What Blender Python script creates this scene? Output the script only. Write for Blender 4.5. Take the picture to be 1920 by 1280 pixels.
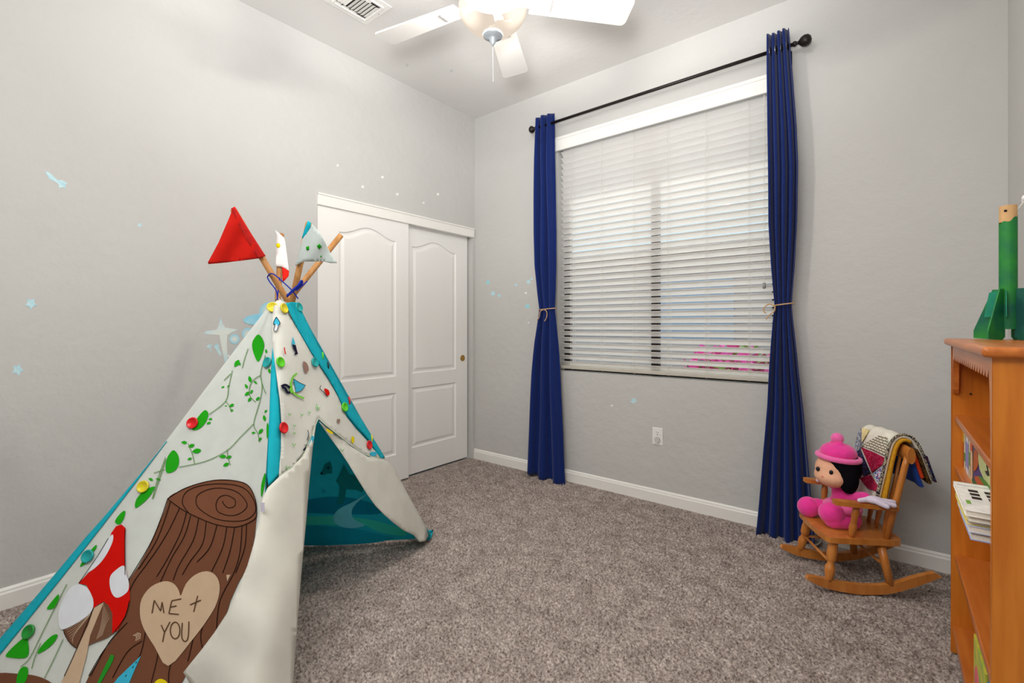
import bpy, bmesh, math, random
import numpy as np
from mathutils import Vector, Matrix
from mathutils.geometry import delaunay_2d_cdt, tessellate_polygon
random.seed(4); rng = np.random.default_rng(7)
for o in list(bpy.data.objects): bpy.data.objects.remove(o)
scene = bpy.context.scene
COL = scene.collection
PI = math.pi

# ------------------------------------------------------------------ camera
FPX, HORIZON, EYE, YAW = 878.0, 611.0, 1.17, math.radians(38.76)
cam_d = bpy.data.cameras.new('camera'); cam = bpy.data.objects.new('camera', cam_d); COL.objects.link(cam)
cam.location = (0, 0, EYE); cam.rotation_euler = (PI/2, 0, YAW)
cam_d.sensor_width = 36; cam_d.lens = FPX/1920*36; cam_d.shift_y = -(640-HORIZON)/1920; cam_d.clip_start = .02
scene.camera = cam
# ------------------------------------------------------------------ view, sky, sun, large lights
scene.view_settings.view_transform = 'Standard'; scene.view_settings.look = 'None'
scene.view_settings.gamma = 1; scene.view_settings.use_curve_mapping = False
scene.view_settings.exposure = 0.0
world = bpy.data.worlds.new('sky'); scene.world = world; world.use_nodes = True
wn = world.node_tree
bg = wn.nodes['Background']; bg.inputs['Color'].default_value = (.58, .80, .98, 1); bg.inputs['Strength'].default_value = 1.35
def light(name, kind, loc, power, color=(1, 1, 1), rot=(0, 0, 0), **kw):
    d = bpy.data.lights.new(name, kind); d.energy = power; d.color = color
    for k, v in kw.items(): setattr(d, k, v)
    o = bpy.data.objects.new(name, d); COL.objects.link(o); o.location = loc; o.rotation_euler = rot
    return o
light('sun', 'SUN', (0, 9, 9), 2.6, (1, .96, .9), Vector((.28, -.74, -.62)).to_track_quat('-Z', 'Y').to_euler(), angle=math.radians(.6))
# photographer's flash, aimed up and bounced off the ceiling, and the soft light coming back from behind the camera
FLASH = Vector((-.10, -.06, 1.42)); AIM = Vector((-1.25, 1.35, 3.02))
light('flash', 'SPOT', FLASH, 268, (.98, .99, 1), (AIM-FLASH).to_track_quat('-Z', 'Y').to_euler(), spot_size=math.radians(92), spot_blend=.9, shadow_soft_size=.12)
light('bounced_flash', 'AREA', (-.75, -.55, 2.62), 45, (1, .995, .985), (math.radians(60), 0, math.radians(24)), shape='RECTANGLE', size=1.9, size_y=.8)

# ------------------------------------------------------------------ helpers
Fv = np.array([-math.sin(YAW), math.cos(YAW), 0]); Rv = np.array([math.cos(YAW), math.sin(YAW), 0]); Zv = np.array([0, 0, 1.])
EYEP = np.array([0, 0, EYE])
def ray(x, y):
    x = np.asarray(x, float); y = np.asarray(y, float)
    return Fv + ((x-960)/FPX)[..., None]*Rv + ((HORIZON-y)/FPX)[..., None]*Zv
def on_z(x, y, z): d = ray(x, y); return EYEP + d*(z-EYE)/d[2]
def on_X(x, y, X): d = ray(x, y); return EYEP + d*X/d[0]
def on_Y(x, y, Y): d = ray(x, y); return EYEP + d*Y/d[1]
def at(x, y, depth): return EYEP + ray(x, y)*depth
def lerp(a, b, t): return a + (b-a)*t

WM = {}
def V3(v): return np.array(v, float)
def props(o, label=None, cat=None, group=None, kind=None):
    if label: o['label'] = label
    if cat: o['category'] = cat
    if group: o['group'] = group
    if kind: o['kind'] = kind
    return o
def thing(name, label, cat, loc=(0, 0, 0), rotz=0, group=None, kind=None):
    o = bpy.data.objects.new(name, None); COL.objects.link(o)
    o.location = loc; o.rotation_euler = (0, 0, rotz); o.empty_display_size = .05
    WM[o] = np.array(Matrix.Translation(Vector(loc)) @ Matrix.Rotation(rotz, 4, 'Z'))
    return props(o, label, cat, group, kind)
def link_mesh(name, me, mat, parent, M):
    if mat: me.materials.append(mat)
    o = bpy.data.objects.new(name, me); COL.objects.link(o)
    if parent: o.parent = parent
    return o
def mk(name, geo, mat, parent=None, space='world', smooth=False, bevel=0, org=None, label=None, cat=None, group=None, kind=None, solid=0, sub=0, seg=2):
    v, f = geo; v = np.asarray(v, float).reshape(-1, 3)
    if parent is not None:
        M = WM[parent]
        if space == 'world':
            Mi = np.linalg.inv(M); v = v @ Mi[:3, :3].T + Mi[:3, 3]
        loc = None
    else:
        lo, hi = v.min(0), v.max(0)
        loc = V3(org) if org is not None else V3([(lo[0]+hi[0])/2, (lo[1]+hi[1])/2, lo[2]])
        v = v - loc
    me = bpy.data.meshes.new(name); me.from_pydata(v.tolist(), [], [list(map(int, q)) for q in f]); me.update()
    if smooth: me.polygons.foreach_set('use_smooth', [True]*len(me.polygons))
    o = link_mesh(name, me, mat, parent, None)
    if loc is not None: o.location = loc; WM[o] = np.array(Matrix.Translation(Vector(loc)))
    else: WM[o] = WM[parent]
    if bevel:
        m = o.modifiers.new('bevel', 'BEVEL'); m.width = bevel; m.segments = seg; m.limit_method = 'ANGLE'; m.angle_limit = math.radians(40)
    if solid:
        m = o.modifiers.new('thickness', 'SOLIDIFY'); m.thickness = solid; m.offset = 0
    if sub:
        m = o.modifiers.new('smooth', 'SUBSURF'); m.levels = sub; m.render_levels = sub
    return props(o, label, cat, group, kind)
def cat_geo(gs):
    V = []; F = []; n = 0
    for v, f in gs:
        v = np.asarray(v, float).reshape(-1, 3); V.append(v); F += [[i+n for i in q] for q in f]; n += len(v)
    return np.concatenate(V), F
def box(x0, x1, y0, y1, z0, z1):
    v = [(x, y, z) for x in (x0, x1) for y in (y0, y1) for z in (z0, z1)]
    return v, [(0, 1, 3, 2), (4, 6, 7, 5), (0, 4, 5, 1), (2, 3, 7, 6), (0, 2, 6, 4), (1, 5, 7, 3)]
def frame_of(d):
    d = V3(d)/np.linalg.norm(d); a = V3([0, 0, 1]) if abs(d[2]) < .9 else V3([1, 0, 0])
    u = np.cross(d, a); u /= np.linalg.norm(u); return u, np.cross(d, u)
def tube(path, r, n=10, cap=True, closed=False):
    P = [V3(p) for p in path]; m = len(P); rr = list(r) if hasattr(r, '__len__') else [r]*m
    V = []; F = []; u = None
    for i in range(m):
        if closed: d = P[(i+1) % m]-P[i-1]
        else: d = P[min(i+1, m-1)]-P[max(i-1, 0)]
        d = d/(np.linalg.norm(d)+1e-12)
        if u is None: u, w = frame_of(d)
        else:
            u = u - d*(u@d); u /= (np.linalg.norm(u)+1e-12); w = np.cross(d, u)
        for k in range(n):
            a = 2*PI*k/n; V.append(P[i]+rr[i]*(math.cos(a)*u+math.sin(a)*w))
    for i in range(m if closed else m-1):
        j = (i+1) % m
        for k in range(n): F.append((i*n+k, i*n+(k+1) % n, j*n+(k+1) % n, j*n+k))
    if cap and not closed: F.append(list(range(n))[::-1]); F.append([(m-1)*n+k for k in range(n)])
    return V, F
def lathe(profile, p0=(0, 0, 0), axis=(0, 0, 1), n=24, cap=True):
    """profile: list of (height along axis, radius)"""
    p0 = V3(p0); ax = V3(axis)/np.linalg.norm(axis); u, w = frame_of(ax); V = []; F = []
    for (hh, r) in profile:
        for k in range(n):
            a = 2*PI*k/n; V.append(p0+ax*hh+max(r, 1e-4)*(math.cos(a)*u+math.sin(a)*w))
    for i in range(len(profile)-1):
        for k in range(n): F.append((i*n+k, i*n+(k+1) % n, (i+1)*n+(k+1) % n, (i+1)*n+k))
    if cap: F.append(list(range(n))[::-1]); F.append([(len(profile)-1)*n+k for k in range(n)])
    return V, F
def ellipsoid(c, r, n=20, m=12, rot=None):
    c = V3(c); r = V3([r]*3 if np.isscalar(r) else r); V = []; F = []
    for i in range(m+1):
        t = PI*i/m
        for k in range(n):
            a = 2*PI*k/n; V.append([math.sin(t)*math.cos(a), math.sin(t)*math.sin(a), math.cos(t)])
    V = np.array(V)*r
    if rot is not None: V = V @ np.array(rot).T
    for i in range(m):
        for k in range(n): F.append((i*n+k, (i+1)*n+k, (i+1)*n+(k+1) % n, i*n+(k+1) % n))
    return V+c, F
def grid(fn, nu, nv, closed_u=False):
    V = []; F = []
    for j in range(nv+1):
        for i in range(nu+1): V.append(fn(i/nu, j/nv))
    w = nu+1
    for j in range(nv):
        for i in range(nu): F.append((j*w+i, j*w+i+1, (j+1)*w+i+1, (j+1)*w+i))
    return V, F
def prism(poly, to3, depth_vec):
    """extrude a 2-D polygon: to3 maps (a,b) to a point, depth_vec is the extrusion"""
    P = [V3(to3(a, b)) for a, b in poly]; n = len(P); D = V3(depth_vec)
    tri = tessellate_polygon([[Vector((a, b, 0)) for a, b in poly]])
    V = P+[p+D for p in P]
    F = [tuple(t) for t in tri]+[tuple(i+n for i in t[::-1]) for t in tri]+[(i, (i+1) % n, (i+1) % n+n, i+n) for i in range(n)]
    return V, F
def spline(pts, closed=True, n=6):
    P = [V3(p) for p in pts]; m = len(P); out = []
    for i in range(m if closed else m-1):
        if closed: a, b, c, d = P[i-1], P[i], P[(i+1) % m], P[(i+2) % m]
        else: a, b, c, d = P[max(i-1, 0)], P[i], P[i+1], P[min(i+2, m-1)]
        for k in range(n):
            t = k/n; out.append(.5*((2*b)+(c-a)*t+(2*a-5*b+4*c-d)*t*t+(3*b-a-3*c+d)*t**3))
    if not closed: out.append(P[-1])
    return np.array(out)
def inside(poly, x, y):
    c = np.zeros(len(x), bool); n = len(poly)
    for i in range(n):
        x0, y0 = poly[i]; x1, y1 = poly[(i+1) % n]
        if y0 == y1: continue
        k = ((y0 > y) != (y1 > y)) & (x < (x1-x0)*(y-y0)/(y1-y0)+x0); c ^= k
    return c
def cdt(poly, h):
    """triangulate a closed 2-D polygon with interior points about h apart"""
    poly = np.array(poly, float); out = []
    for i in range(len(poly)):
        a, b = poly[i], poly[(i+1) % len(poly)]; k = max(1, int(np.linalg.norm(b-a)/h))
        for j in range(k): out.append(a+(b-a)*j/k)
    out = np.array(out); lo, hi = out.min(0), out.max(0)
    gx, gy = np.meshgrid(np.arange(lo[0]+h*.5, hi[0], h), np.arange(lo[1]+h*.5, hi[1], h)); gx = gx.ravel(); gy = gy.ravel()
    if len(gx):
        k = inside(out, gx, gy)
        pts = np.stack([gx[k], gy[k]], 1)
        if len(pts):
            d = np.sqrt(((pts[:, None]-out[None])**2).sum(2)).min(1); pts = pts[d > .35*h]
    else: pts = np.zeros((0, 2))
    n = len(out); V = [Vector(p) for p in out]+[Vector(p) for p in pts]
    r = delaunay_2d_cdt(V, [(i, (i+1) % n) for i in range(n)], [], 1, 1e-4)
    return np.array([tuple(v) for v in r[0]]), [tuple(q) for q in r[2]]

# ------------------------------------------------------------------ materials
def s2l(c): return tuple(((x/255)/12.92 if x/255 <= .04045 else (((x/255)+.055)/1.055)**2.4) for x in c)
MC = {}
def mat(name, rgb, rough=.6, var=.06, scale=30, bump=0, bscale=200, metal=0, spec=.4, stretch=(1, 1, 1), sheen=0, rgb2=None, coat=0, detail=3, dist=.002, trans=0):
    """procedural: a colour broken up by noise, with an optional noise bump; rgb in sRGB 0..255"""
    if name in MC: return MC[name]
    m = bpy.data.materials.new(name); m.use_nodes = True; nt = m.node_tree; N = nt.nodes; Lk = nt.links
    b = N['Principled BSDF']; c = np.array(s2l(rgb)); c2 = np.array(s2l(rgb2)) if rgb2 else None
    tc = N.new('ShaderNodeTexCoord'); mp = N.new('ShaderNodeMapping'); mp.inputs['Scale'].default_value = stretch
    Lk.new(tc.outputs['Object'], mp.inputs['Vector'])
    no = N.new('ShaderNodeTexNoise'); no.inputs['Scale'].default_value = scale; no.inputs['Detail'].default_value = detail
    Lk.new(mp.outputs['Vector'], no.inputs['Vector'])
    rp = N.new('ShaderNodeValToRGB'); rp.color_ramp.elements[0].position = .3; rp.color_ramp.elements[1].position = .7
    a, z = (c2, c) if rgb2 else (c*(1-var), np.minimum(c*(1+var), 1))
    rp.color_ramp.elements[0].color = (*a, 1); rp.color_ramp.elements[1].color = (*z, 1)
    Lk.new(no.outputs['Fac'], rp.inputs['Fac']); Lk.new(rp.outputs['Color'], b.inputs['Base Color'])
    b.inputs['Roughness'].default_value = rough; b.inputs['Metallic'].default_value = metal; b.inputs['Specular IOR Level'].default_value = spec
    if sheen: b.inputs['Sheen Weight'].default_value = sheen
    if coat: b.inputs['Coat Weight'].default_value = coat; b.inputs['Coat Roughness'].default_value = .2
    if bump:
        n2 = N.new('ShaderNodeTexNoise'); n2.inputs['Scale'].default_value = bscale; n2.inputs['Detail'].default_value = 4
        Lk.new(mp.outputs['Vector'], n2.inputs['Vector'])
        bp = N.new('ShaderNodeBump'); bp.inputs['Strength'].default_value = bump; bp.inputs['Distance'].default_value = dist
        Lk.new(n2.outputs['Fac'], bp.inputs['Height']); Lk.new(bp.outputs['Normal'], b.inputs['Normal'])
    if trans:
        tr = N.new('ShaderNodeBsdfTranslucent'); Lk.new(rp.outputs['Color'], tr.inputs['Color'])
        mx = N.new('ShaderNodeMixShader'); mx.inputs[0].default_value = trans
        Lk.new(b.outputs[0], mx.inputs[1]); Lk.new(tr.outputs[0], mx.inputs[2]); Lk.new(mx.outputs[0], N['Material Output'].inputs['Surface'])
    MC[name] = m; return m
M_wall = mat('wall_paint', (198, 197, 194), .75, .012, 3, .55, 16, spec=.25, dist=.008)
M_ceil = mat('ceiling_paint', (226, 224, 221), .8, .01, 3, .25, 26, spec=.2, dist=.005)
M_trim = mat('white_trim_paint', (240, 238, 233), .4, .01, 8, spec=.4)
M_door = mat('white_door_paint', (240, 239, 236), .45, .012, 6, .12, 160, spec=.35, stretch=(1, 1, .15), dist=.001)
M_brass = mat('brass', (190, 150, 80), .25, .05, 40, metal=1)
M_carpet = mat('carpet_pile', (220, 206, 197), .95, .2, 115, .6, 420, spec=.08, rgb2=(108, 95, 89), detail=6, dist=.006)
def carpet_extra(m):
    nt = m.node_tree; N = nt.nodes; L = nt.links; b = N['Principled BSDF']; tc = N['Texture Coordinate']
    old = b.inputs['Base Color'].links[0].from_socket
    n2 = N.new('ShaderNodeTexNoise'); n2.inputs['Scale'].default_value = 11; n2.inputs['Detail'].default_value = 5; L.new(tc.outputs['Object'], n2.inputs['Vector'])
    rp = N.new('ShaderNodeValToRGB'); rp.color_ramp.elements[0].position = .35; rp.color_ramp.elements[1].position = .62
    rp.color_ramp.elements[0].color = (.76, .74, .73, 1); rp.color_ramp.elements[1].color = (1.0, 1.0, 1.0, 1); L.new(n2.outputs['Fac'], rp.inputs[0])
    mx = N.new('ShaderNodeMix'); mx.data_type = 'RGBA'; mx.blend_type = 'MULTIPLY'; mx.inputs[0].default_value = 1; L.new(old, mx.inputs[6]); L.new(rp.outputs[0], mx.inputs[7]); L.new(mx.outputs[2], b.inputs['Base Color'])
carpet_extra(M_carpet)
M_bronze = mat('dark_bronze', (34, 27, 25), .4, .1, 40, metal=.3)
M_slat = mat('white_slat', (251, 249, 246), .45, .005, 10, spec=.35, trans=.42)
M_cordw = mat('white_cord', (225, 222, 215), .7, .03, 200)
M_railb = mat('blind_bottom_rail', (196, 191, 180), .5, .02, 20)
M_navy = mat('navy_cloth', (14, 37, 100), .85, .10, 60, .25, 900, spec=.15, sheen=.15, dist=.001)
M_rope = mat('jute_rope', (205, 165, 120), .9, .15, 300, .4, 900)
M_silver = mat('grommet_metal', (190, 190, 195), .3, .03, 30, metal=1)
M_white = mat('white_plastic', (236, 235, 232), .35, .01, 20)
M_dark = mat('dark_gap', (28, 26, 25), .8, .05, 20)
M_fan = mat('fan_white', (230, 229, 226), .4, .01, 10)
M_grey_metal = mat('brushed_nickel', (186, 194, 200), .3, .03, 60, metal=.6)
M_pine = mat('pine_orange', (216, 130, 40), .35, .12, 5, .05, 60, stretch=(9, 9, .8), rgb2=(194, 108, 26), coat=.25)
M_pine_h = mat('pine_orange_long', (204, 118, 46), .35, .12, 5, .05, 60, stretch=(9, .8, 9), rgb2=(178, 94, 32), coat=.25)
M_chair = mat('maple_chair', (206, 134, 62), .35, .1, 6, .04, 60, stretch=(6, 6, 1), rgb2=(184, 108, 40), coat=.25)
M_pole = mat('wooden_pole', (200, 148, 90), .5, .1, 12, stretch=(4, 4, 1), rgb2=(172, 118, 64))
M_canvas = mat('canvas', (238, 238, 230), .9, .03, 18, .2, 500, spec=.1, dist=.001, trans=.28)
M_canvas2 = mat('canvas_inside', (232, 231, 221), .9, .05, 9, .2, 400, spec=.1, dist=.001, trans=.22)
M_teal = mat('teal_cloth', (22, 168, 186), .8, .06, 30, .15, 500, spec=.15, dist=.001)
M_lining = mat('teal_lining', (40, 205, 230), .85, .05, 20, .1, 400, spec=.1, dist=.001, trans=.3)
def pr(name, rgb, var=.03): return mat('print_'+name, rgb, .9, var, 25, spec=.08)

# ------------------------------------------------------------------ the room
XL, XR, YW, YB, H = -2.885, .424, 3.061, -.85, 3.023
def struct(name, geo, m, label, cat, **kw): return mk(name, geo, m, None, label=label, cat=cat, kind='structure', **kw)
# carpet: a dense grid of tufts
nx, ny = 470, 560
gx = np.linspace(XL-.05, XR, nx); gy = np.linspace(YB, YW, ny); GX, GY = np.meshgrid(gx, gy)
def smooth_noise(shape, k):
    a = rng.normal(size=shape)
    for ax in (0, 1):
        ker = np.hanning(k+2)[1:-1]; ker /= ker.sum(); a = np.apply_along_axis(lambda r: np.convolve(r, ker, 'same'), ax, a)
    return a/a.std()
GZ = -.012+.0048*rng.normal(size=GX.shape)+.0022*smooth_noise(GX.shape, 5)+.003*smooth_noise(GX.shape, 41)
edge_d = np.minimum(np.minimum(YW-GY, GX-XL), XR-GX); fade = np.clip((edge_d-.02)/.04, .15, 1)
GZ = np.clip(-.012+(GZ+.012)*fade, -.03, .002)
JX = GX+rng.normal(size=GX.shape)*.0015; JY = GY+rng.normal(size=GX.shape)*.0015
idx = np.arange(nx*ny).reshape(ny, nx)
quads = np.stack([idx[:-1, :-1], idx[:-1, 1:], idx[1:, 1:], idx[1:, :-1]], -1).reshape(-1, 4)
me = bpy.data.meshes.new('floor'); me.vertices.add(nx*ny); me.vertices.foreach_set('co', np.stack([JX, JY, GZ], -1).ravel())
me.loops.add(len(quads)*4); me.loops.foreach_set('vertex_index', quads.ravel().astype(np.int32))
me.polygons.add(len(quads)); me.polygons.foreach_set('loop_start', np.arange(0, len(quads)*4, 4, dtype=np.int32)); me.update(calc_edges=True)
fl = link_mesh('floor', me, M_carpet, None, None); props(fl, 'grey-brown cut pile carpet covering the whole floor', 'carpet', kind='structure')
struct('ceiling', box(XL-.14, XR+.14, YB-.14, YW+.16, H, H+.12), M_ceil, 'smooth off-white ceiling above the fan', 'ceiling')
# left wall with the closet opening
CY0, CY1, CZ = 1.577, 3.035, 2.0
struct('wall_left', cat_geo([box(XL-.12, XL, YB-.14, CY0, -.03, H), box(XL-.12, XL, CY0, CY1, CZ, H), box(XL-.12, XL, CY1, YW+.16, -.03, H)]), M_wall, 'pale grey textured wall with the closet opening', 'wall')
struct('wall_closet', cat_geo([box(XL-.75, XL-.72, CY0-.1, YW+.1, -.03, 2.2), box(XL-.72, XL-.12, CY0-.1, CY0-.06, -.03, 2.2), box(XL-.72, XL-.12, YW+.06, YW+.1, -.03, 2.2), box(XL-.72, XL-.12, CY0-.1, YW+.1, 2.2, 2.24), box(XL-.72, XL-.05, CY0-.1, YW+.1, -.06, -.03)]), M_wall, 'inside of the closet behind the sliding doors', 'wall')
# window wall with the recess
WX0, WX1, WZ0, WZ1 = -2.0, -.49, .825, 2.6
struct('wall_back', cat_geo([box(XL, WX0, YW, YW+.16, -.03, H), box(WX1, XR+.14, YW, YW+.16, -.03, H), box(WX0, WX1, YW, YW+.16, -.03, WZ0), box(WX0, WX1, YW, YW+.16, WZ1, H)]), M_wall, 'pale grey textured wall around the window', 'wall')
struct('wall_right', box(XR, XR+.14, YB-.14, YW, -.03, H), M_wall, 'pale grey wall behind the bookcase', 'wall')
struct('wall_front', box(XL, XR, YB-.14, YB, -.03, H), M_wall, 'pale grey wall opposite the window', 'wall')
def baseboard(name, a, b, n, label):
    a = V3(a); b = V3(b); n = V3(n); prof = [(0, -.02), (.014, -.02), (.014, .052), (.010, .060), (.010, .066), (.005, .074), (0, .075)]
    V = [p+n*x+Zv*z for p in (a, b) for x, z in prof]; m = len(prof)
    F = [(i, (i+1) % m, (i+1) % m+m, i+m) for i in range(m)]+[list(range(m))[::-1], list(range(m, 2*m))]
    struct(name, (V, F), M_trim, label, 'baseboard')
baseboard('baseboard_left', (XL, YB, 0), (XL, CY0-.0, 0), (1, 0, 0), 'white baseboard left of the closet behind the tent')
baseboard('baseboard_back', (XL+.0, YW, 0), (XR, YW, 0), (0, -1, 0), 'white baseboard under the window')
baseboard('baseboard_right', (XR, YB, 0), (XR, YW, 0), (-1, 0, 0), 'white baseboard behind the bookcase')
struct('trim_1', cat_geo([box(XL-.03, XL+.012, CY0-.0, CY1+.008, 1.958, 2.032), box(XL-.03, XL+.018, CY0, CY1+.008, 2.024, 2.036)]), M_trim, 'white header board across the top of the closet doors', 'trim', bevel=.002)
# sliding closet doors
def closet_door(name, xf, y0, y1, z0, z1, label, panels):
    t = thing(name, label, 'door', (xf, (y0+y1)/2, 0), 0, 'sliding closet doors', 'structure')
    def outline(p, ins):
        a, b, lo, hi, arch = p; a += ins; b -= ins; lo += ins; pts = [(a, lo), (b, lo)]
        n = 28 if arch else 1
        for i in range(n+1):
            y = b+(a-b)*i/n; q = (y-(a+b)/2)/((b-a)/2)
            pts.append((y, hi-ins+arch*(.5+.5*math.cos(PI*min(1, abs(q)*1.05)))))
        return pts
    outer = [(y0, z0), (y1, z0), (y1, z1), (y0, z1)]; holes = [outline(p, 0) for p in panels]
    loops = [outer]+holes; flat = [q for l in loops for q in l]
    tri = tessellate_polygon([[Vector((a, b, 0)) for a, b in l] for l in loops])
    front = ([(xf, a, b) for a, b in flat], [tuple(q) for q in tri])
    th = .034
    sides = ([(xf, *q) for q in outer]+[(xf-th, *q) for q in outer], [(i, (i+1) % 4, (i+1) % 4+4, i+4) for i in range(4)]+[(4, 5, 6, 7)])
    mk('slab', cat_geo([front, sides]), M_door, t)
    for p in panels:
        V = []; F = []; L = [(0, 0), (.006, -.009), (.016, -.010), (.022, -.009), (.040, -.002), (.046, -.002)]; n = len(outline(p, 0))
        for ins, hh in L: V += [(xf+hh, a, b) for a, b in outline(p, ins)]
        for j in range(len(L)-1): F += [(j*n+i, j*n+(i+1) % n, (j+1)*n+(i+1) % n, (j+1)*n+i) for i in range(n)]
        tri = tessellate_polygon([[Vector((a, b, 0)) for a, b in outline(p, L[-1][0])]]); F += [tuple(q+(len(L)-1)*n for q in tt) for tt in tri]
        mk('panel', (V, F), M_door, t)
    return t
closet_door('door_1', XL-.005, CY0+.004, 2.323, -.0, 1.99, 'white sliding closet door with arched panel, half hidden by the tent', [(1.735, 2.205, .79, 1.808, .062), (1.735, 2.205, .20, .668, 0)])
kx = (2.885+.05)/2.885
d2 = closet_door('door_2', XL-.05, 2.28, 3.016, -.0, 1.99, 'white sliding closet door with arched panel and brass finger pull', [(2.352*kx, 2.828*kx, .795, 1.80, .062), (2.352*kx, 2.828*kx, .205, .68, 0)])
pk = on_X(867, 671, XL-.05)
mk('finger_pull', lathe([(-.002, .026), (.004, .027), (.004, .021), (.0015, .017), (.001, .001)], pk, (1, 0, 0), 24), M_brass, d2, smooth=True, label='round brass finger pull')

# ------------------------------------------------------------------ window, outside
GYW = YW+.11
wt = thing('window_1', 'sliding window in a dark bronze frame behind the blind', 'window', ((WX0+WX1)/2, GYW, WZ0), 0, None, 'structure')
def bar(x0, x1, z0, z1, d=.035): return box(x0, x1, GYW-d/2, GYW+d/2, z0, z1)
mk('window_frame', cat_geo([bar(WX0, WX0+.05, WZ0, WZ1), bar(WX1-.05, WX1, WZ0, WZ1), bar(WX0, WX1, WZ0, WZ0+.04), bar(WX0, WX1, WZ1-.05, WZ1)]), M_bronze, wt)
mk('mullion', bar(-1.285, -1.235, WZ0, WZ1, .045), M_bronze, wt)
mg = bpy.data.materials.new('window_glass'); mg.use_nodes = True; nt = mg.node_tree
gl = nt.nodes.new('ShaderNodeBsdfGlossy'); gl.inputs['Roughness'].default_value = .03; tp = nt.nodes.new('ShaderNodeBsdfTransparent'); tp.inputs['Color'].default_value = (.93, .95, .95, 1)
fr = nt.nodes.new('ShaderNodeFresnel'); fr.inputs['IOR'].default_value = 1.35; mx = nt.nodes.new('ShaderNodeMixShader')
nt.links.new(fr.outputs[0], mx.inputs[0]); nt.links.new(tp.outputs[0], mx.inputs[1]); nt.links.new(gl.outputs[0], mx.inputs[2]); nt.links.new(mx.outputs[0], nt.nodes['Material Output'].inputs['Surface'])
for a, b in ((WX0+.05, -1.285), (-1.235, WX1-.05)): mk('pane', box(a, b, GYW-.003, GYW+.003, WZ0+.04, WZ1-.05), mg, wt)
# outside
M_ground = mat('gravel_ground', (214, 196, 180), .95, .15, 20, .4, 60)
M_stucco = mat('neighbour_stucco', (206, 186, 178), .9, .05, 4, .3, 30)
M_roof = mat('roof_tile', (222, 200, 188), .9, .12, 10)
struct('floor_yard', box(-14, 12, YW+.2, 16, -.5, -.3), M_ground, 'pale gravel yard outside the window', 'ground')
nb = thing('neighbour_house', 'beige stucco house seen through the blind slats', 'house', (-3, 8.0, -.3))
mk('wall', box(-14, 10, 8.0, 8.3, -.3, 2.35), M_stucco, nb)
mk('roof', prism([(7.5, 2.35), (7.5, 2.5), (12, 2.62), (12, 2.4)], lambda a, b: (-14, a, b), (24, 0, 0)), M_roof, nb)
mk('window', box(-3.2, -1.9, 7.97, 8.0, .9, 2.0), mat('neighbour_glass', (190, 195, 205), .2, .05, 3), nb)
mk('fence_panel', box(-14, 10, 6.9, 7.0, -.3, .95), mat('block_wall', (200, 182, 172), .9, .08, 6, .3, 40), None, label='low block wall between the yard and the house', cat='wall')
ev = struct('trim_2', box(-3.4, .9, YW+.16, YW+.75, 2.74, 2.86), mat('soffit', (196, 170, 150), .8, .05, 6), 'beige eave soffit outside above the window', 'soffit')
# pink flowering shrub and dark unit beyond the right of the window
pb = on_Y(1392, 700, 5.2); pb[2] = -.3
sh = thing('flowering_shrub', 'bright pink flowering shrub outside behind the lower right slats', 'shrub', tuple(pb))
def leaves(n, c, r, size, flat=.6):
    V = []; F = []
    for i in range(n):
        d = rng.normal(size=3); d /= np.linalg.norm(d); p = V3(c)+d*V3(r)*(.55+.45*rng.random()); a = rng.normal(size=3); a /= np.linalg.norm(a); u, w = frame_of(a); s = size*(.6+.8*rng.random())
        k = len(V); V += [p-u*s, p+w*s*flat, p+u*s, p-w*s*flat+a*s*.3]; F += [(k, k+1, k+2, k+3)]
    return V, F
c0 = pb+V3([0, 0, .75])
mk('foliage', leaves(900, c0, (.6, .45, .55), .05), mat('shrub_leaf', (160, 190, 90), .7, .2, 10), sh)
mk('blossom', leaves(1300, c0+V3([-.05, -.1, .02]), (.62, .5, .55), .045, .8), mat('pink_blossom', (255, 95, 175), .7, .15, 10), sh)
mk('stem', cat_geo([tube([pb, pb+V3([dx*.4, dy*.2, .4]), pb+V3([dx, dy, .9])], .02, 6) for dx, dy in ((-.3, .1), (.2, -.1), (.3, .2), (-.05, 0))]), mat('bark', (110, 85, 65), .9), sh)
ac = on_Y(1350, 660, 6.2)
au = thing('air_conditioner', 'dark outdoor air conditioner unit glimpsed beside the pink shrub', 'appliance', (ac[0], 6.2, -.3))
mk('housing', box(ac[0]-.35, ac[0]+.35, 6.0, 6.6, -.3, .72), mat('ac_grey', (110, 95, 100), .6, .05, 10), au, bevel=.02)
for i in range(18): mk('slat', box(ac[0]-.33+i*.038, ac[0]-.318+i*.038, 5.98, 6.0, -.2, .64), M_dark, au)

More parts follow.
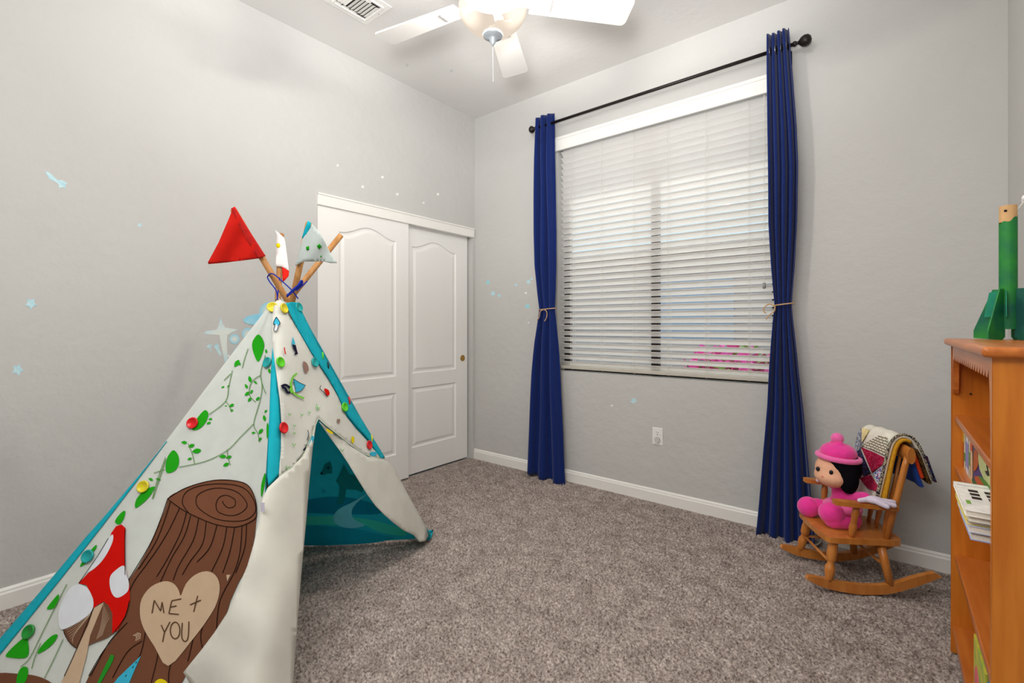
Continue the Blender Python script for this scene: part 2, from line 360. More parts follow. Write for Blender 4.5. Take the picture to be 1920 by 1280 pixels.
# ------------------------------------------------------------------ venetian blind
bl = thing('venetian_blind', 'white faux-wood venetian blind covering the window', 'blind', ((WX0+WX1)/2, YW+.04, WZ0))
BX0, BX1, BY = WX0+.018, WX1-.012, YW+.035
mk('valance', cat_geo([box(-2.047, -.44, YW-.030, YW-.016, 2.525, 2.612), box(-2.047, -.44, YW-.036, YW-.012, 2.600, 2.622), box(-2.047, -.44, YW-.034, YW-.014, 2.518, 2.530), box(-2.047, -2.035, YW-.016, YW, 2.525, 2.612), box(-.452, -.44, YW-.016, YW, 2.525, 2.612)]), M_trim, bl, bevel=.002)
mk('headrail', box(BX0, BX1, YW+.008, YW+.062, 2.568, 2.598), M_white, bl)
tilt = math.radians(39); w2 = .0252
def slat_geo(z):
    V = []; F = []; n = 5
    for side in (0, 1):
        for x in (BX0, BX1):
            for i in range(n):
                q = -1+2*i/(n-1); crown = .0022*(1-q*q); lx = q*w2; lz = crown-(side*.0026)
                V.append((x, BY+lx*math.cos(tilt)+lz*math.sin(tilt), z-lx*math.sin(tilt)+lz*math.cos(tilt)))
    for s in (0, 1):
        o = s*2*n
        for i in range(n-1):
            q = (o+i, o+i+1, o+n+i+1, o+n+i); F.append(q if s else q[::-1])
    for e in (0, n):
        F.append([e+i for i in range(n)]+[2*n+e+i for i in range(n)][::-1])
    F.append((0, n, 3*n, 2*n)); F.append((n-1, 2*n-1, 4*n-1, 3*n-1)); return V, F
NS = 37; Z0 = .885; DZ = .0462
first = mk('slat', slat_geo(Z0), M_slat, bl, smooth=False)
for i in range(1, NS):
    o = first.copy(); COL.objects.link(o); o.parent = bl; o.location = (0, 0, i*DZ)
mk('bottom_rail', box(BX0, BX1, BY-.026, BY+.026, .842, .866), M_railb, bl, bevel=.004)
for px_ in (1074, 1130, 1190, 1254, 1325, 1405):
    X = on_Y(px_, 600, BY)[0]
    mk('ladder_cord', cat_geo([tube([(X+dx, BY+dy, .866), (X+dx, BY+dy, 2.54)], .0011, 5) for dx, dy in ((0, -.0275), (.006, .0275), (.003, 0))]), M_cordw, bl)
    mk('cord_button', lathe([(0, .004), (.004, .006)], (X, BY-.002, .837), (0, 0, 1), 8), M_railb, bl)
X = on_Y(1433, 530, YW-.01)[0]; zt = on_Y(1433, 530, YW-.01)[2]
mk('pull_cord', tube([(X, YW-.012, 2.53), (X, YW-.012, zt)], .0014, 6), M_cordw, bl)
mk('cord_tassel', lathe([(0, .008), (-.03, .0095), (-.035, .004)][::-1], (X, YW-.012, zt), (0, 0, 1), 12), mat('grey_tassel', (150, 150, 148), .5), bl, smooth=True)
for q in ((1058, 548), (1060, 566)):
    p = on_Y(*q, YW-.005); mk('cord_hook', tube([p+V3([.006, 0, .025]), p+V3([-.002, 0, .02]), p+V3([0, 0, -.02]), p+V3([.008, 0, -.024])], .0013, 5), M_grey_metal, bl)

# ------------------------------------------------------------------ curtain rod, curtains
RY, RZ = YW-.09, 2.715
rod = thing('curtain_rod', 'dark bronze curtain rod with ball finials above the window', 'curtain rod', (-1.27, RY, RZ))
mk('rod', tube([(-2.15, RY, RZ), (-.40, RY, RZ)], .0105, 14), M_bronze, rod, smooth=True)
for sx, x in ((-1, -2.15), (1, -.405)):
    mk('finial', lathe([(0, .014), (.012, .014), (.016, .009), (.024, .009), (.030, .016), (.040, .026), (.055, .031), (.070, .029), (.082, .018), (.086, .002)] if sx > 0 else [(0, .014), (.01, .01), (.016, .016), (.028, .026), (.04, .0275), (.052, .02), (.06, .003)], (x, RY, RZ), (sx, 0, 0), 20), M_bronze, rod, smooth=True)
    xb = x-sx*.03
    mk('bracket', cat_geo([tube([(xb, RY, RZ-.012), (xb, RY+.02, RZ-.03), (xb, YW-.004, RZ-.03)], .006, 8), box(xb-.012, xb+.012, YW-.006, YW, RZ-.07, RZ+.01)]), M_bronze, rod)
def curtain(name, label, rows, nf, y_rows, seed, tie_z, phase, drop):
    """rows: (pixel row, left, right) outline of the hanging cloth"""
    r_ = np.random.default_rng(seed)
    prof = []
    for y, a, b in rows:
        yc = RY-.012; pa = on_Y(a, y, yc); pb_ = on_Y(b, y, yc); prof.append((pa[2], pa[0], pb_[0]))
    prof = np.array(prof)[::-1]
    z0, z1 = prof[0, 0], prof[-1, 0]
    def edges(z): return np.interp(z, prof[:, 0], prof[:, 1]), np.interp(z, prof[:, 0], prof[:, 2])
    ph = r_.random(4)*6
    def P(s, t):
        z = z0+(z1-z0)*t; a, b = edges(z); k = min(1, abs(z-tie_z)/.35); amp = .011+.013*k+.004*max(0, (tie_z-z))
        u = s*2*PI*nf+phase+.5*math.sin(s*5+ph[0])*(1-t)
        y = amp*math.cos(u)+.006*math.sin(s*9+z*4+ph[1])*k
        sh_ = .5*(b-a)/nf*.12*math.sin(2*u)
        x = a+(b-a)*s+sh_*min(1, 6*s, 6*(1-s))
        zz = z+(drop*s if t == 0 else drop*s*(1-t)**6)+(0 if t < 1 else .006*math.cos(u))
        return (x, RY-.008+y, zz)
    t = thing(name, label, 'curtain', ((prof[-1, 1]+prof[-1, 2])/2, RY, 0), 0, 'navy curtains on the window rod')
    mk('cloth', grid(P, nf*20, 90), M_navy, t, smooth=True, solid=.003)
    a, b = edges(RZ)
    for i in range(nf):
        x = a+(b-a)*(i+.5)/nf
        mk('grommet', tube([(x+.004*math.cos(q), RY+.021*math.cos(q)*1.0, RZ+.021*math.sin(q)) for q in np.linspace(0, 2*PI, 20, endpoint=False)], .0035, 6, closed=True), M_silver, t, smooth=True)
    return t
curtain('curtain', 'narrow navy curtain tied back at the left of the window', [(222, 1003, 1036), (300, 1001, 1036), (440, 1000, 1040), (500, 1001, 1040), (550, 1006, 1039), (580, 1010, 1038), (600, 1007, 1040), (640, 1001, 1043), (700, 996, 1046), (800, 991, 1052), (885, 986, 1056)], 3, None, 3, 1.297, .6, -.045)
curtain('curtain', 'navy curtain tied back at the right of the window behind the rocking chair', [(66, 1439, 1479), (140, 1439, 1485), (250, 1440, 1494), (320, 1441, 1497), (420, 1442, 1495), (500, 1447, 1490), (550, 1451, 1486), (572, 1453, 1484), (600, 1450, 1487), (640, 1447, 1492), (700, 1443, 1499), (760, 1440, 1507), (850, 1432, 1516), (950, 1424, 1525), (1002, 1419, 1530)], 4, None, 8, 1.287, 2.4, -.02)
def tieback(label, y, a, b, bow):
    pa = on_Y(a, y, RY-.02); pb_ = on_Y(b, y, RY-.02); cx = (pa[0]+pb_[0])/2; rx = (pb_[0]-pa[0])/2+.008
    t = thing('tieback_cord', label, 'cord', (cx, RY-.01, pa[2]), 0, 'curtain tiebacks')
    mk('loop', tube([(cx+rx*math.cos(q), RY-.008+.038*math.sin(q), pa[2]+.006*math.cos(q)) for q in np.linspace(0, 2*PI, 36, endpoint=False)], .0035, 8, closed=True), M_rope, t, smooth=True)
    for path in bow:
        mk('tail', tube(spline([on_Y(p[0], p[1], RY-.056) for p in path], False, 5), .0032, 8), M_rope, t, smooth=True)
tieback('thin cord tied in a bow around the left navy curtain', 580, 1010, 1038, [[(1019, 580), (1013, 584), (1011, 594), (1007, 600)], [(1020, 580), (1025, 584), (1025, 594), (1021, 602)]])
tieback('thin jute cord knotted around the right navy curtain', 571, 1453, 1485, [[(1453, 573), (1442, 570), (1433, 576), (1432, 583), (1436, 587)], [(1453, 573), (1452, 583), (1443, 590), (1436, 598)]])

# ------------------------------------------------------------------ power outlet
a = on_Y(1224, 801, YW); b = on_Y(1243, 834, YW)
ot = thing('power_outlet', 'white double power outlet low on the wall under the window', 'outlet', ((a[0]+b[0])/2, YW, b[2]))
cx, cz = (a[0]+b[0])/2, (a[2]+b[2])/2
mk('cover_plate', box(cx-.036, cx+.036, YW-.006, YW, cz-.057, cz+.057), M_white, ot, bevel=.003)
def disc_y(x, z, y, r, d, sx=1): return prism([(r*sx*math.cos(q), r*math.sin(q)) for q in np.linspace(0, 2*PI, 24, endpoint=False)], lambda p, q: (x+p, y, z+q), (0, -d, 0))
mk('socket', disc_y(cx, cz+.021, YW-.0055, .017, .003), M_white, ot)
for dx, w, hh in ((-.006, .0022, .009), (.006, .0022, .007)): mk('slot', box(cx+dx-w/2-.0005, cx+dx+w/2, YW-.0092, YW-.008, cz+.023, cz+.023+hh), M_dark, ot)
mk('slot', disc_y(cx, cz+.013, YW-.008, .003, .001), M_dark, ot)
mk('socket_cover', disc_y(cx, cz-.021, YW-.0055, .019, .012, 1.0), mat('outlet_cap', (205, 203, 198), .4), ot, bevel=.004)

# ------------------------------------------------------------------ ceiling vent
vt = thing('ceiling_vent', 'white square air vent in the ceiling left of the fan', 'vent', (-2.37, 1.535, H))
vx0, vx1, vy0, vy1 = -2.50, -2.245, 1.40, 1.685
def ring(x0, x1, y0, y1, w, z0, z1): return cat_geo([box(x0, x1, y0, y0+w, z0, z1), box(x0, x1, y1-w, y1, z0, z1), box(x0, x0+w, y0+w, y1-w, z0, z1), box(x1-w, x1, y0+w, y1-w, z0, z1)])
mk('frame', ring(vx0, vx1, vy0, vy1, .034, H-.006, H), M_trim, vt, bevel=.002)
mk('inner_frame', ring(vx0+.034, vx1-.034, vy0+.034, vy1-.034, .008, H-.014, H), M_trim, vt, bevel=.001)
mk('duct', box(vx0+.03, vx1-.03, vy0+.03, vy1-.03, H-.0015, H-.0005), mat('vent_duct', (70, 66, 62), .8), vt)
def louver(c, half, axis, tl):
    c = V3(c); ax = V3([1, 0, 0]) if axis == 'x' else V3([0, 1, 0]); pp = np.cross(Zv, ax); d = math.cos(tl)*pp*.0115+math.sin(tl)*Zv*.006
    V = []
    for e in (-1, 1):
        for q in (-1, 1): V += [c+ax*half*e+d*q, c+ax*half*e+d*q+Zv*.0015]
    return V, [(0, 1, 3, 2), (4, 6, 7, 5), (0, 4, 5, 1), (2, 3, 7, 6), (0, 2, 6, 4), (1, 5, 7, 3)]
mx_ = (vx0+vx1)/2; ym = vy0+.10
for i in range(6): mk('louver', louver((mx_, ym+.022+i*.0215, H-.009), .062, 'x', .55), M_trim, vt)
for i in range(3):
    mk('louver', louver((vx0+.052+i*.0, vy0+.06+i*.05, H-.009), .02, 'y', .5), M_trim, vt)
    mk('louver', louver((vx1-.052, vy0+.06+i*.05, H-.009), .02, 'y', -.5), M_trim, vt)
for i in range(3): mk('louver', louver((mx_, vy0+.05+i*.02, H-.009), .062, 'x', -.5), M_trim, vt)
for y in (vy1-.016, vy0+.016): mk('screw', lathe([(-.0085, .003), (-.006, .004)], (mx_+.02, y, H), (0, 0, 1), 8), M_grey_metal, vt)

# ------------------------------------------------------------------ ceiling fan
fc = EYEP+ray(924, 80)*1.87; FX, FY = fc[0], fc[1]; ZB = 2.475
fan = thing('ceiling_fan', 'white five-blade ceiling fan with a lit frosted glass bowl', 'ceiling fan', (FX, FY, H))
mk('canopy', lathe([(-.07, .03), (-.06, .05), (-.02, .068), (0, .07)], (FX, FY, H), (0, 0, 1), 28), M_fan, fan, smooth=True)
mk('downrod', tube([(FX, FY, H-.06), (FX, FY, ZB+.16)], .013, 12), M_fan, fan)
mk('motor_housing', lathe([(-.01, .09), (.0, .115), (.03, .125), (.09, .12), (.14, .08), (.16, .03)], (FX, FY, ZB+.012), (0, 0, 1), 32), M_fan, fan, smooth=True)
mb = bpy.data.materials.new('frosted_lit_glass'); mb.use_nodes = True; nt = mb.node_tree; N = nt.nodes; Lk = nt.links
for n in list(N): N.remove(n)
out = N.new('ShaderNodeOutputMaterial'); tp = N.new('ShaderNodeBsdfTransparent'); tp.inputs['Color'].default_value = (1, .96, .9, 1)
em = N.new('ShaderNodeEmission'); em.inputs['Color'].default_value = (1, .85, .70, 1); em.inputs['Strength'].default_value = 1.0
BULBS = [(FX+dx, FY+dy, ZB-.062) for dx, dy in [tuple((Rv*s*.078+Fv*-.045)[:2]) for s in (-1, 1)]]
geo_n = N.new('ShaderNodeNewGeometry'); prev = None
for bpos in BULBS:      # the glass glows more where a bulb sits close behind it
    vd = N.new('ShaderNodeVectorMath'); vd.operation = 'DISTANCE'; Lk.new(geo_n.outputs['Position'], vd.inputs[0]); vd.inputs[1].default_value = bpos
    mr = N.new('ShaderNodeMapRange'); mr.interpolation_type = 'SMOOTHSTEP'; mr.inputs[1].default_value = .085; mr.inputs[2].default_value = .035; mr.inputs[3].default_value = 0; mr.inputs[4].default_value = .6
    Lk.new(vd.outputs['Value'], mr.inputs[0])
    if prev is None: prev = mr.outputs[0]
    else:
        ad = N.new('ShaderNodeMath'); ad.operation = 'ADD'; Lk.new(prev, ad.inputs[0]); Lk.new(mr.outputs[0], ad.inputs[1]); prev = ad.outputs[0]
ad = N.new('ShaderNodeMath'); ad.operation = 'ADD'; Lk.new(prev, ad.inputs[0]); ad.inputs[1].default_value = .80; Lk.new(ad.outputs[0], em.inputs['Strength'])
mx = N.new('ShaderNodeMixShader'); mx.inputs[0].default_value = .86; Lk.new(tp.outputs[0], mx.inputs[1]); Lk.new(em.outputs[0], mx.inputs[2]); Lk.new(mx.outputs[0], out.inputs['Surface'])
bowl_prof = [(-.002, .118), (-.012, .130), (-.03, .1365), (-.05, .135), (-.075, .122), (-.095, .103), (-.115, .078), (-.128, .050), (-.134, .02)]
mk('glass_bowl', lathe(bowl_prof, (FX, FY, ZB-.005), (0, 0, 1), 48, cap=False), mb, fan, smooth=True, label='frosted glass bowl glowing warm white')
mk('finial', lathe([(-.002, .002), (-.006, .038), (-.012, .041), (-.018, .038), (-.024, .022), (-.03, .013), (-.042, .012), (-.048, .007), (-.056, .003)][::-1], (FX, FY, ZB-.132), (0, 0, 1), 28), M_grey_metal, fan, smooth=True)
LAMP_W = 112
for bpos in BULBS:
    mk('bulb_socket', lathe([(.022, .012), (.05, .016), (.058, .016)], bpos, (0, 0, 1), 14), M_white, fan, smooth=True)
    light('fan_bulb', 'POINT', bpos, LAMP_W, (1, .975, .94), shadow_soft_size=.027)
mk('pull_chain', tube([(FX, FY, ZB-.185), (FX+.001, FY, ZB-.25), (FX+.002, FY, ZB-.33)], .0008, 6), M_grey_metal, fan)
def blade_poly():
    pts = []; r0, r1, wa, wb = .155, .575, .052, .068; c = .022
    pts += [(r0, -wa), (r1-c, -wb)]
    for q in np.linspace(-PI/2, 0, 5)[1:]: pts.append((r1-c+c*math.cos(q), -wb+c+c*math.sin(q)))
    for q in np.linspace(0, PI/2, 5): pts.append((r1-c+c*math.cos(q), wb-c+c*math.sin(q)))
    pts += [(r0, wa)]
    return pts
for k in range(5):
    an = math.radians(119+72*k); e = V3([math.cos(an), math.sin(an), 0]); w = V3([-math.sin(an), math.cos(an), 0]); tl = math.radians(-11); wt_ = math.cos(tl)*w+math.sin(tl)*Zv; nn = np.cross(e, wt_)
    c = V3([FX, FY, ZB])
    bld = mk('blade', prism(blade_poly(), lambda a, b: c+e*a+wt_*b, nn*.006), M_fan, fan, bevel=.0015)
    iron = prism([(.09, -.016), (.15, -.02), (.20, -.038), (.235, -.03), (.235, .03), (.20, .038), (.15, .02), (.09, .016)], lambda a, b: c+e*a+wt_*b-nn*.001, -nn*.005)
    mk('blade_iron', iron, M_fan, bld, bevel=.0015)

# ------------------------------------------------------------------ teepee tent
def cw(lat, dep, z=0): return Fv*dep+Rv*lat+Zv*z
def floor_px(x, y): return on_z(x, y, 0)
tN = cw(-.717, 1.30); tL = floor_px(-52, 1296); tR = floor_px(805, 1010); tB = floor_px(450, 1029)
tent = thing('teepee_tent', "child's fabric teepee tent printed with a tree stump, leaves and gnomes", 'tent', tuple((tN+tL+tR+tB)/4*V3([1, 1, 0])))
POLES = {'R': (tR, at(537, 560, 2.0), (437, 393)), 'L': (tL, at(543, 560, 2.01), (638, 441)), 'N': (tN, at(521, 560, 2.05), (523, 440)), 'B': (tB, at(549, 560, 1.99), (577, 418))}
pole_top = {}
for k, (p, q, tp_) in POLES.items():
    d = (q-p)/np.linalg.norm(q-p)
    f = lambda s: HORIZON-FPX*((q+d*s-EYEP)@Zv)/((q+d*s-EYEP)@Fv)
    s = .0
    while f(s) > tp_[1] and s < .8: s += .002
    pole_top[k] = (q, d, q+d*s)
    mk('pole', tube([p+d*.006, q, q+d*s], .0125, 12), M_pole, tent, smooth=True)
TOPF = .965
class Patch:
    def __init__(self, fn): self.fn = fn
    def P(self, s, t): return self.fn(np.asarray(s, float), np.asarray(t, float))
    def normal(self, s, t):
        e = 1e-3; a = self.P(s+e, t)-self.P(s-e, t); b = self.P(s, t+e)-self.P(s, t-e); n = np.cross(a, b); n /= np.linalg.norm(n, axis=-1, keepdims=True)
        flip = np.sign(np.sum(n*(EYEP-self.P(s, t)), -1, keepdims=True)); return n*flip
    def hit(self, x, y, s0=.5, t0=.5):
        d = ray(x, y); n = len(d); s = np.full(n, s0); t = np.full(n, t0); k = np.full(n, 2.0)
        for it in range(14):
            e = 1e-4; p = self.P(s, t); r = p-(EYEP+d*k[:, None])
            J = np.stack([(self.P(s+e, t)-p)/e, (self.P(s, t+e)-p)/e, -d], -1)
            dx = np.linalg.solve(J+1e-9*np.eye(3), -r[..., None])[..., 0]; dx = np.clip(dx, -.6, .6)
            s = s+dx[:, 0]; t = t+dx[:, 1]; k = k+dx[:, 2]
        return s, t
COLLAR = {'L': at(511, 574, 1.915), 'N': at(522, 568, 1.90), 'R': at(556, 568, 1.99), 'B': at(540, 566, 2.09)}
def pole_pt(k, t):      # edge of the cloth: t = 0 at its top, 1 at the floor
    p = POLES[k][0]; q = COLLAR[k]; return q+(p-q)*t
def face_patch(a, b, sag, outward, edge=0.):
    pa0, pb0, pa1, pb1 = pole_pt(a, .02), pole_pt(b, .02), pole_pt(a, .993), pole_pt(b, .993)
    n = np.cross(pb1-pa1, (pa0+pb0)/2-(pa1+pb1)/2); n /= np.linalg.norm(n)
    c = (tN+tL+tR+tB)/4
    if n@(c-pa1) > 0: n = -n
    def fn(s, t):
        s = s+edge*np.sin(PI*np.clip(t, 0, 1))*(1-s)
        s_ = s[..., None]; t_ = t[..., None]
        p = (pa0*(1-s_)+pb0*s_)*(1-t_)+(pa1*(1-s_)+pb1*s_)*t_
        ss = np.clip(s, 0, 1); tt = np.clip(t, 0, 1)
        w = sag*np.sin(PI*ss)*np.sin(PI*tt)+.010*(np.sin(7*s+2.2*t)*np.sin(PI*ss)*np.exp(-3*tt))
        return p+n*(outward-w)[..., None]
    pt = Patch(fn); pt.n = n; return pt
LN = face_patch('L', 'N', .035, .016, .022)
NR = face_patch('N', 'R', .012, .016)
RB = face_patch('R', 'B', .015, -.004)
BL = face_patch('B', 'L', .015, -.004)
def patch_mesh(pt, nu=36, nv=40, off=0):
    S, T = np.meshgrid(np.linspace(0, 1, nu+1), np.linspace(0, 1, nv+1)); P = pt.P(S.ravel(), T.ravel())+pt.n*off
    w = nu+1; return P, [(j*w+i, j*w+i+1, (j+1)*w+i+1, (j+1)*w+i) for j in range(nv) for i in range(nu)]
LN.obj = mk('fabric_panel', patch_mesh(LN, 60, 60), M_canvas, tent, smooth=True, label='canvas side printed with a tree stump')
mk('lining', patch_mesh(LN, 30, 30, -.006), M_lining, tent, smooth=True)
mk('fabric_panel', patch_mesh(RB, 30, 30, .006), M_canvas, tent, smooth=True)
RB.obj = mk('lining', patch_mesh(RB, 40, 40), M_lining, tent, smooth=True, label='teal inner lining with a printed horse')
mk('fabric_panel', patch_mesh(BL, 30, 30, .006), M_canvas, tent, smooth=True)
mk('lining', patch_mesh(BL, 30, 30), M_lining, tent, smooth=True)

def shell_k(x, y, sharp=60.):
    """distance along the ray to the outer skin formed by the two near sides of the tent"""
    d = ray(x, y); ks = []
    for pt, a in ((LN, 'N'), (NR, 'N')):
        p0 = pole_pt(a, .5)+pt.n*.016; ks.append(((p0-EYEP)@pt.n)/(d@pt.n))
    k = np.logaddexp(ks[0]*sharp, ks[1]*sharp)/sharp
    return d, k, ks
def cloth_px(name, poly, m, h=9, off=.012, puff=0., wrinkle=.0, seed=0, wrap=True, smooth_poly=False, label=None, solid=.002, sharp=60.):
    if smooth_poly: poly = spline(poly, True, 4)
    v, f = cdt(poly, h); d, k, ks = shell_k(v[:, 0], v[:, 1], sharp)
    if not wrap: k = ks[1]
    c = v.mean(0); ext = np.abs(v-c).max(0)
    q = np.clip(1-(((v-c)/ext)**2).sum(1), 0, 1)
    wv = wrinkle*(np.sin(v[:, 0]*.055+v[:, 1]*.021+seed)+.6*np.sin(v[:, 0]*.031-v[:, 1]*.047+seed*2.1))
    p = EYEP+d*(k-off-puff*q-wv)[:, None]
    return mk(name, (p, f), m, tent, smooth=True, solid=solid, label=label)
def print_px(name, poly, m, pt, off=.003, h=14, sm=True, n=4, label=None):
    if sm: poly = spline(poly, True, n)
    v, f = cdt(poly, h); s, t = pt.hit(v[:, 0], v[:, 1])
    p = pt.P(s, t)+pt.normal(s, t)*off
    return mk(name, (p, f), m, pt.obj, label=label)
def stroke_px(name, lines, m, pt, w=1.6, off=.0045, n=5, sm=True, parent=None):
    V = []; F = []
    for ln in lines:
        p = spline(ln, False, n) if sm and len(ln) > 2 else np.array([lerp(V3(a), V3(b), q) for a, b in zip(ln[:-1], ln[1:]) for q in np.linspace(0, 1, n)])
        d = np.gradient(p, axis=0); d /= (np.linalg.norm(d, axis=1, keepdims=True)+1e-9); nn = np.stack([-d[:, 1], d[:, 0]], 1)*w/2
        v = np.concatenate([p+nn, p-nn]); s, t = pt.hit(v[:, 0], v[:, 1]); q = pt.P(s, t)+pt.normal(s, t)*off
        k = len(V); m_ = len(p); V += list(q); F += [(k+i, k+i+1, k+m_+i+1, k+m_+i) for i in range(m_-1)]
    return mk(name, (np.array(V), F), m, pt.obj if parent is None else parent)
def A3(pts): return [(x/2.908, 840+y/2.908) for x, y in pts]
def A4(pts): return [(240+x/3.2, 560+y/3.2) for x, y in pts]
def A2(pts): return [(400+x/2.559, 540+y/2.559) for x, y in pts]
def A7(pts): return [(540+x/4.571, 760+y/4.571) for x, y in pts]
P_green = pr('leaf_green', (36, 160, 24)); P_vine = pr('vine', (96, 140, 70)); P_brown = pr('bark_brown', (112, 72, 52)); P_line = pr('dark_line', (34, 20, 14))
P_tan = pr('tan', (196, 170, 142)); P_red = pr('red', (206, 18, 10)); P_spot = pr('spot_white', (218, 222, 228)); P_blue = pr('blue', (60, 175, 205)); P_yel = pr('yellow', (226, 205, 20)); P_ink = pr('ink', (92, 66, 48)); P_gill = pr('gill', (110, 76, 58)); P_navy = pr('navy', (26, 26, 48)); P_lime = pr('lime', (120, 200, 60))
# --- the stump side
for q in ([(785, 215), (815, 250), (818, 300), (785, 378), (755, 320), (750, 260)], [(465, 668), (485, 690), (470, 740), (430, 780), (390, 787), (395, 755), (430, 700)], [(275, 908), (305, 940), (308, 990), (285, 1030), (240, 1045), (228, 1010), (240, 950)],
          [(160, 1125), (155, 1150), (120, 1200), (60, 1250), (45, 1245), (55, 1200), (100, 1150)], [(825, 1045), (828, 1090), (805, 1190), (803, 1120)], [(842, 745), (850, 790), (838, 840), (835, 770)]):
    print_px('printed_leaf', A4(q), P_green, LN)
for q in ([(685, 340), (680, 380), (655, 415), (630, 400), (655, 360)], [(525, 528), (528, 545), (500, 580), (480, 620), (440, 645), (470, 590)], [(325, 795), (320, 840), (300, 870), (260, 875), (290, 830)],
          [(318, 1015), (305, 1050), (265, 1090), (215, 1118), (215, 1100), (250, 1055), (290, 1020)], [(155, 1040), (155, 1135), (60, 1140), (40, 1120), (130, 1035)], [(130, 1190), (158, 1200), (150, 1260), (120, 1290), (95, 1280), (105, 1220)]):
    print_px('printed_leaf', A3(q), P_green, LN)
def small_leaf(x, y, ln, ang):
    a = math.radians(ang); u = V3([math.cos(a), math.sin(a)]); w = V3([-u[1], u[0]]); c = V3([x, y])
    return [tuple(c+u*ln*.5), tuple(c+w*ln*.27+u*ln*.05), tuple(c-u*ln*.5), tuple(c-w*ln*.27+u*ln*.05)]
for (x, y, ln, an) in [(735, 483, 40, 75), (768, 502, 24, 40), (713, 525, 30, 60), (718, 570, 36, -40), (744, 558, 26, -60), (733, 605, 32, -50), (782, 600, 30, -40), (830, 675, 22, -50), (822, 715, 36, 80), (800, 795, 38, -50), (756, 804, 24, -10), (795, 843, 28, -50), (625, 640, 32, -30), (590, 643, 14, 0), (626, 668, 22, 20), (605, 525, 20, -40), (572, 530, 20, -20), (655, 388, 50, -55), (672, 390, 24, 70), (497, 722, 24, -10), (487, 746, 28, -20), (340, 862, 36, 5), (383, 882, 40, -20), (415, 913, 56, -10), (373, 960, 28, -20), (572, 946, 42, -5), (608, 950, 36, -20), (592, 995, 40, -25), (140, 1083, 30, 20), (185, 1083, 30, 20), (832, 315, 26, 80), (826, 370, 22, 70), (852, 432, 30, 80)]:
    print_px('printed_sprig_leaf', A4(small_leaf(x, y, ln, an)), P_green, LN, sm=True, n=3)
stroke_px('printed_vine', [A4(l) for l in ([(725, 300), (705, 360), (690, 418)], [(630, 430), (610, 520), (590, 615), (490, 695)], [(620, 450), (600, 470), (580, 490)], [(590, 615), (610, 640), (625, 680)], [(830, 340), (800, 460), (832, 570)], [(800, 460), (765, 482), (738, 520), (735, 580), (770, 620)], [(800, 460), (810, 540), (790, 640), (760, 750), (785, 810), (795, 860)], [(760, 750), (680, 830), (600, 910), (470, 975), (310, 1010)], [(600, 905), (605, 950), (620, 1000)], [(365, 870), (390, 930), (405, 990)], [(230, 950), (180, 1090), (152, 1200)], [(225, 1025), (190, 1035), (160, 1045)])]
          + [A3(l) for l in ([(370, 740), (240, 1000), (170, 1140), (120, 1190)], [(230, 1060), (200, 1130), (180, 1200)], [(350, 1040), (300, 1150), (250, 1250)], [(910, 60), (870, 180), (838, 275)])], P_vine, LN, 1.3)
print_px('printed_ground', A3([(-20, 1232), (100, 1228), (200, 1240), (280, 1275), (320, 1330), (150, 1335), (-20, 1330)]), P_brown, LN, .002)
print_px('printed_stump', A3([(920, 275), (900, 340), (880, 390), (820, 530), (760, 640), (705, 720), (680, 900), (640, 1010), (560, 1120), (490, 1240), (445, 1330), (420, 1390), (700, 1400), (940, 1400), (985, 1300), (1040, 1190), (1120, 1090), (1240, 900), (1260, 830), (1310, 720), (1360, 640), (1392, 480), (1403, 370), (1300, 428), (1100, 385)]), P_brown, LN, .0025, sm=False, label='brown tree stump print')
print_px('printed_stump_top', A3([(920, 275), (1000, 225), (1100, 190), (1200, 173), (1300, 180), (1360, 205), (1395, 270), (1405, 345), (1390, 390), (1300, 428), (1200, 420), (1100, 385), (1000, 335)]), pr('stump_top', (118, 76, 55)), LN, .0032)
stroke_px('printed_rings', [A3(l) for l in ([(918, 276), (1000, 225), (1100, 190), (1200, 173), (1300, 180), (1360, 205), (1395, 270), (1405, 345), (1390, 390), (1300, 428), (1200, 420), (1100, 385), (1000, 335), (918, 276)], [(1040, 360), (1000, 300), (1020, 240), (1100, 205), (1220, 195), (1330, 215), (1388, 280), (1396, 350), (1330, 395), (1200, 390), (1110, 345), (1075, 300), (1090, 250), (1180, 218), (1290, 235), (1352, 300), (1330, 345), (1270, 368), (1200, 350), (1183, 310), (1200, 270), (1240, 257), (1285, 280), (1285, 315), (1250, 325), (1222, 300), (1222, 288)])], P_line, LN, 1.5)
stroke_px('printed_bark_lines', [A3(l) for l in ([(918, 278), (880, 390), (820, 530), (705, 720)], [(935, 290), (900, 400), (850, 520), (760, 660)], [(985, 325), (930, 440), (870, 540), (800, 640), (720, 760), (640, 1000)], [(1022, 350), (990, 460), (920, 600), (860, 700)], [(1045, 365), (1010, 480), (940, 600), (880, 730)], [(1088, 382), (1060, 500), (980, 640), (950, 720)], [(1130, 400), (1110, 520), (1040, 620), (1000, 690)], [(1188, 420), (1150, 540), (1080, 620)], [(1242, 428), (1220, 540), (1160, 670)], [(1285, 430), (1260, 560), (1220, 680)], [(1325, 420), (1315, 560), (1280, 680), (1205, 830), (1185, 1000)], [(1350, 410), (1340, 540), (1290, 680)], [(800, 1000), (760, 1150), (640, 1300)], [(870, 1090), (860, 1160), (830, 1280)], [(1060, 1030), (1045, 1100), (1030, 1160)], [(1120, 940), (1100, 1020), (1110, 1090)], [(935, 1180), (925, 1240), (930, 1290)], [(780, 1050), (700, 1110), (620, 1250)], [(700, 950), (600, 1060), (500, 1240)], [(640, 1010), (560, 1120), (490, 1240)])], P_line, LN, 1.5)
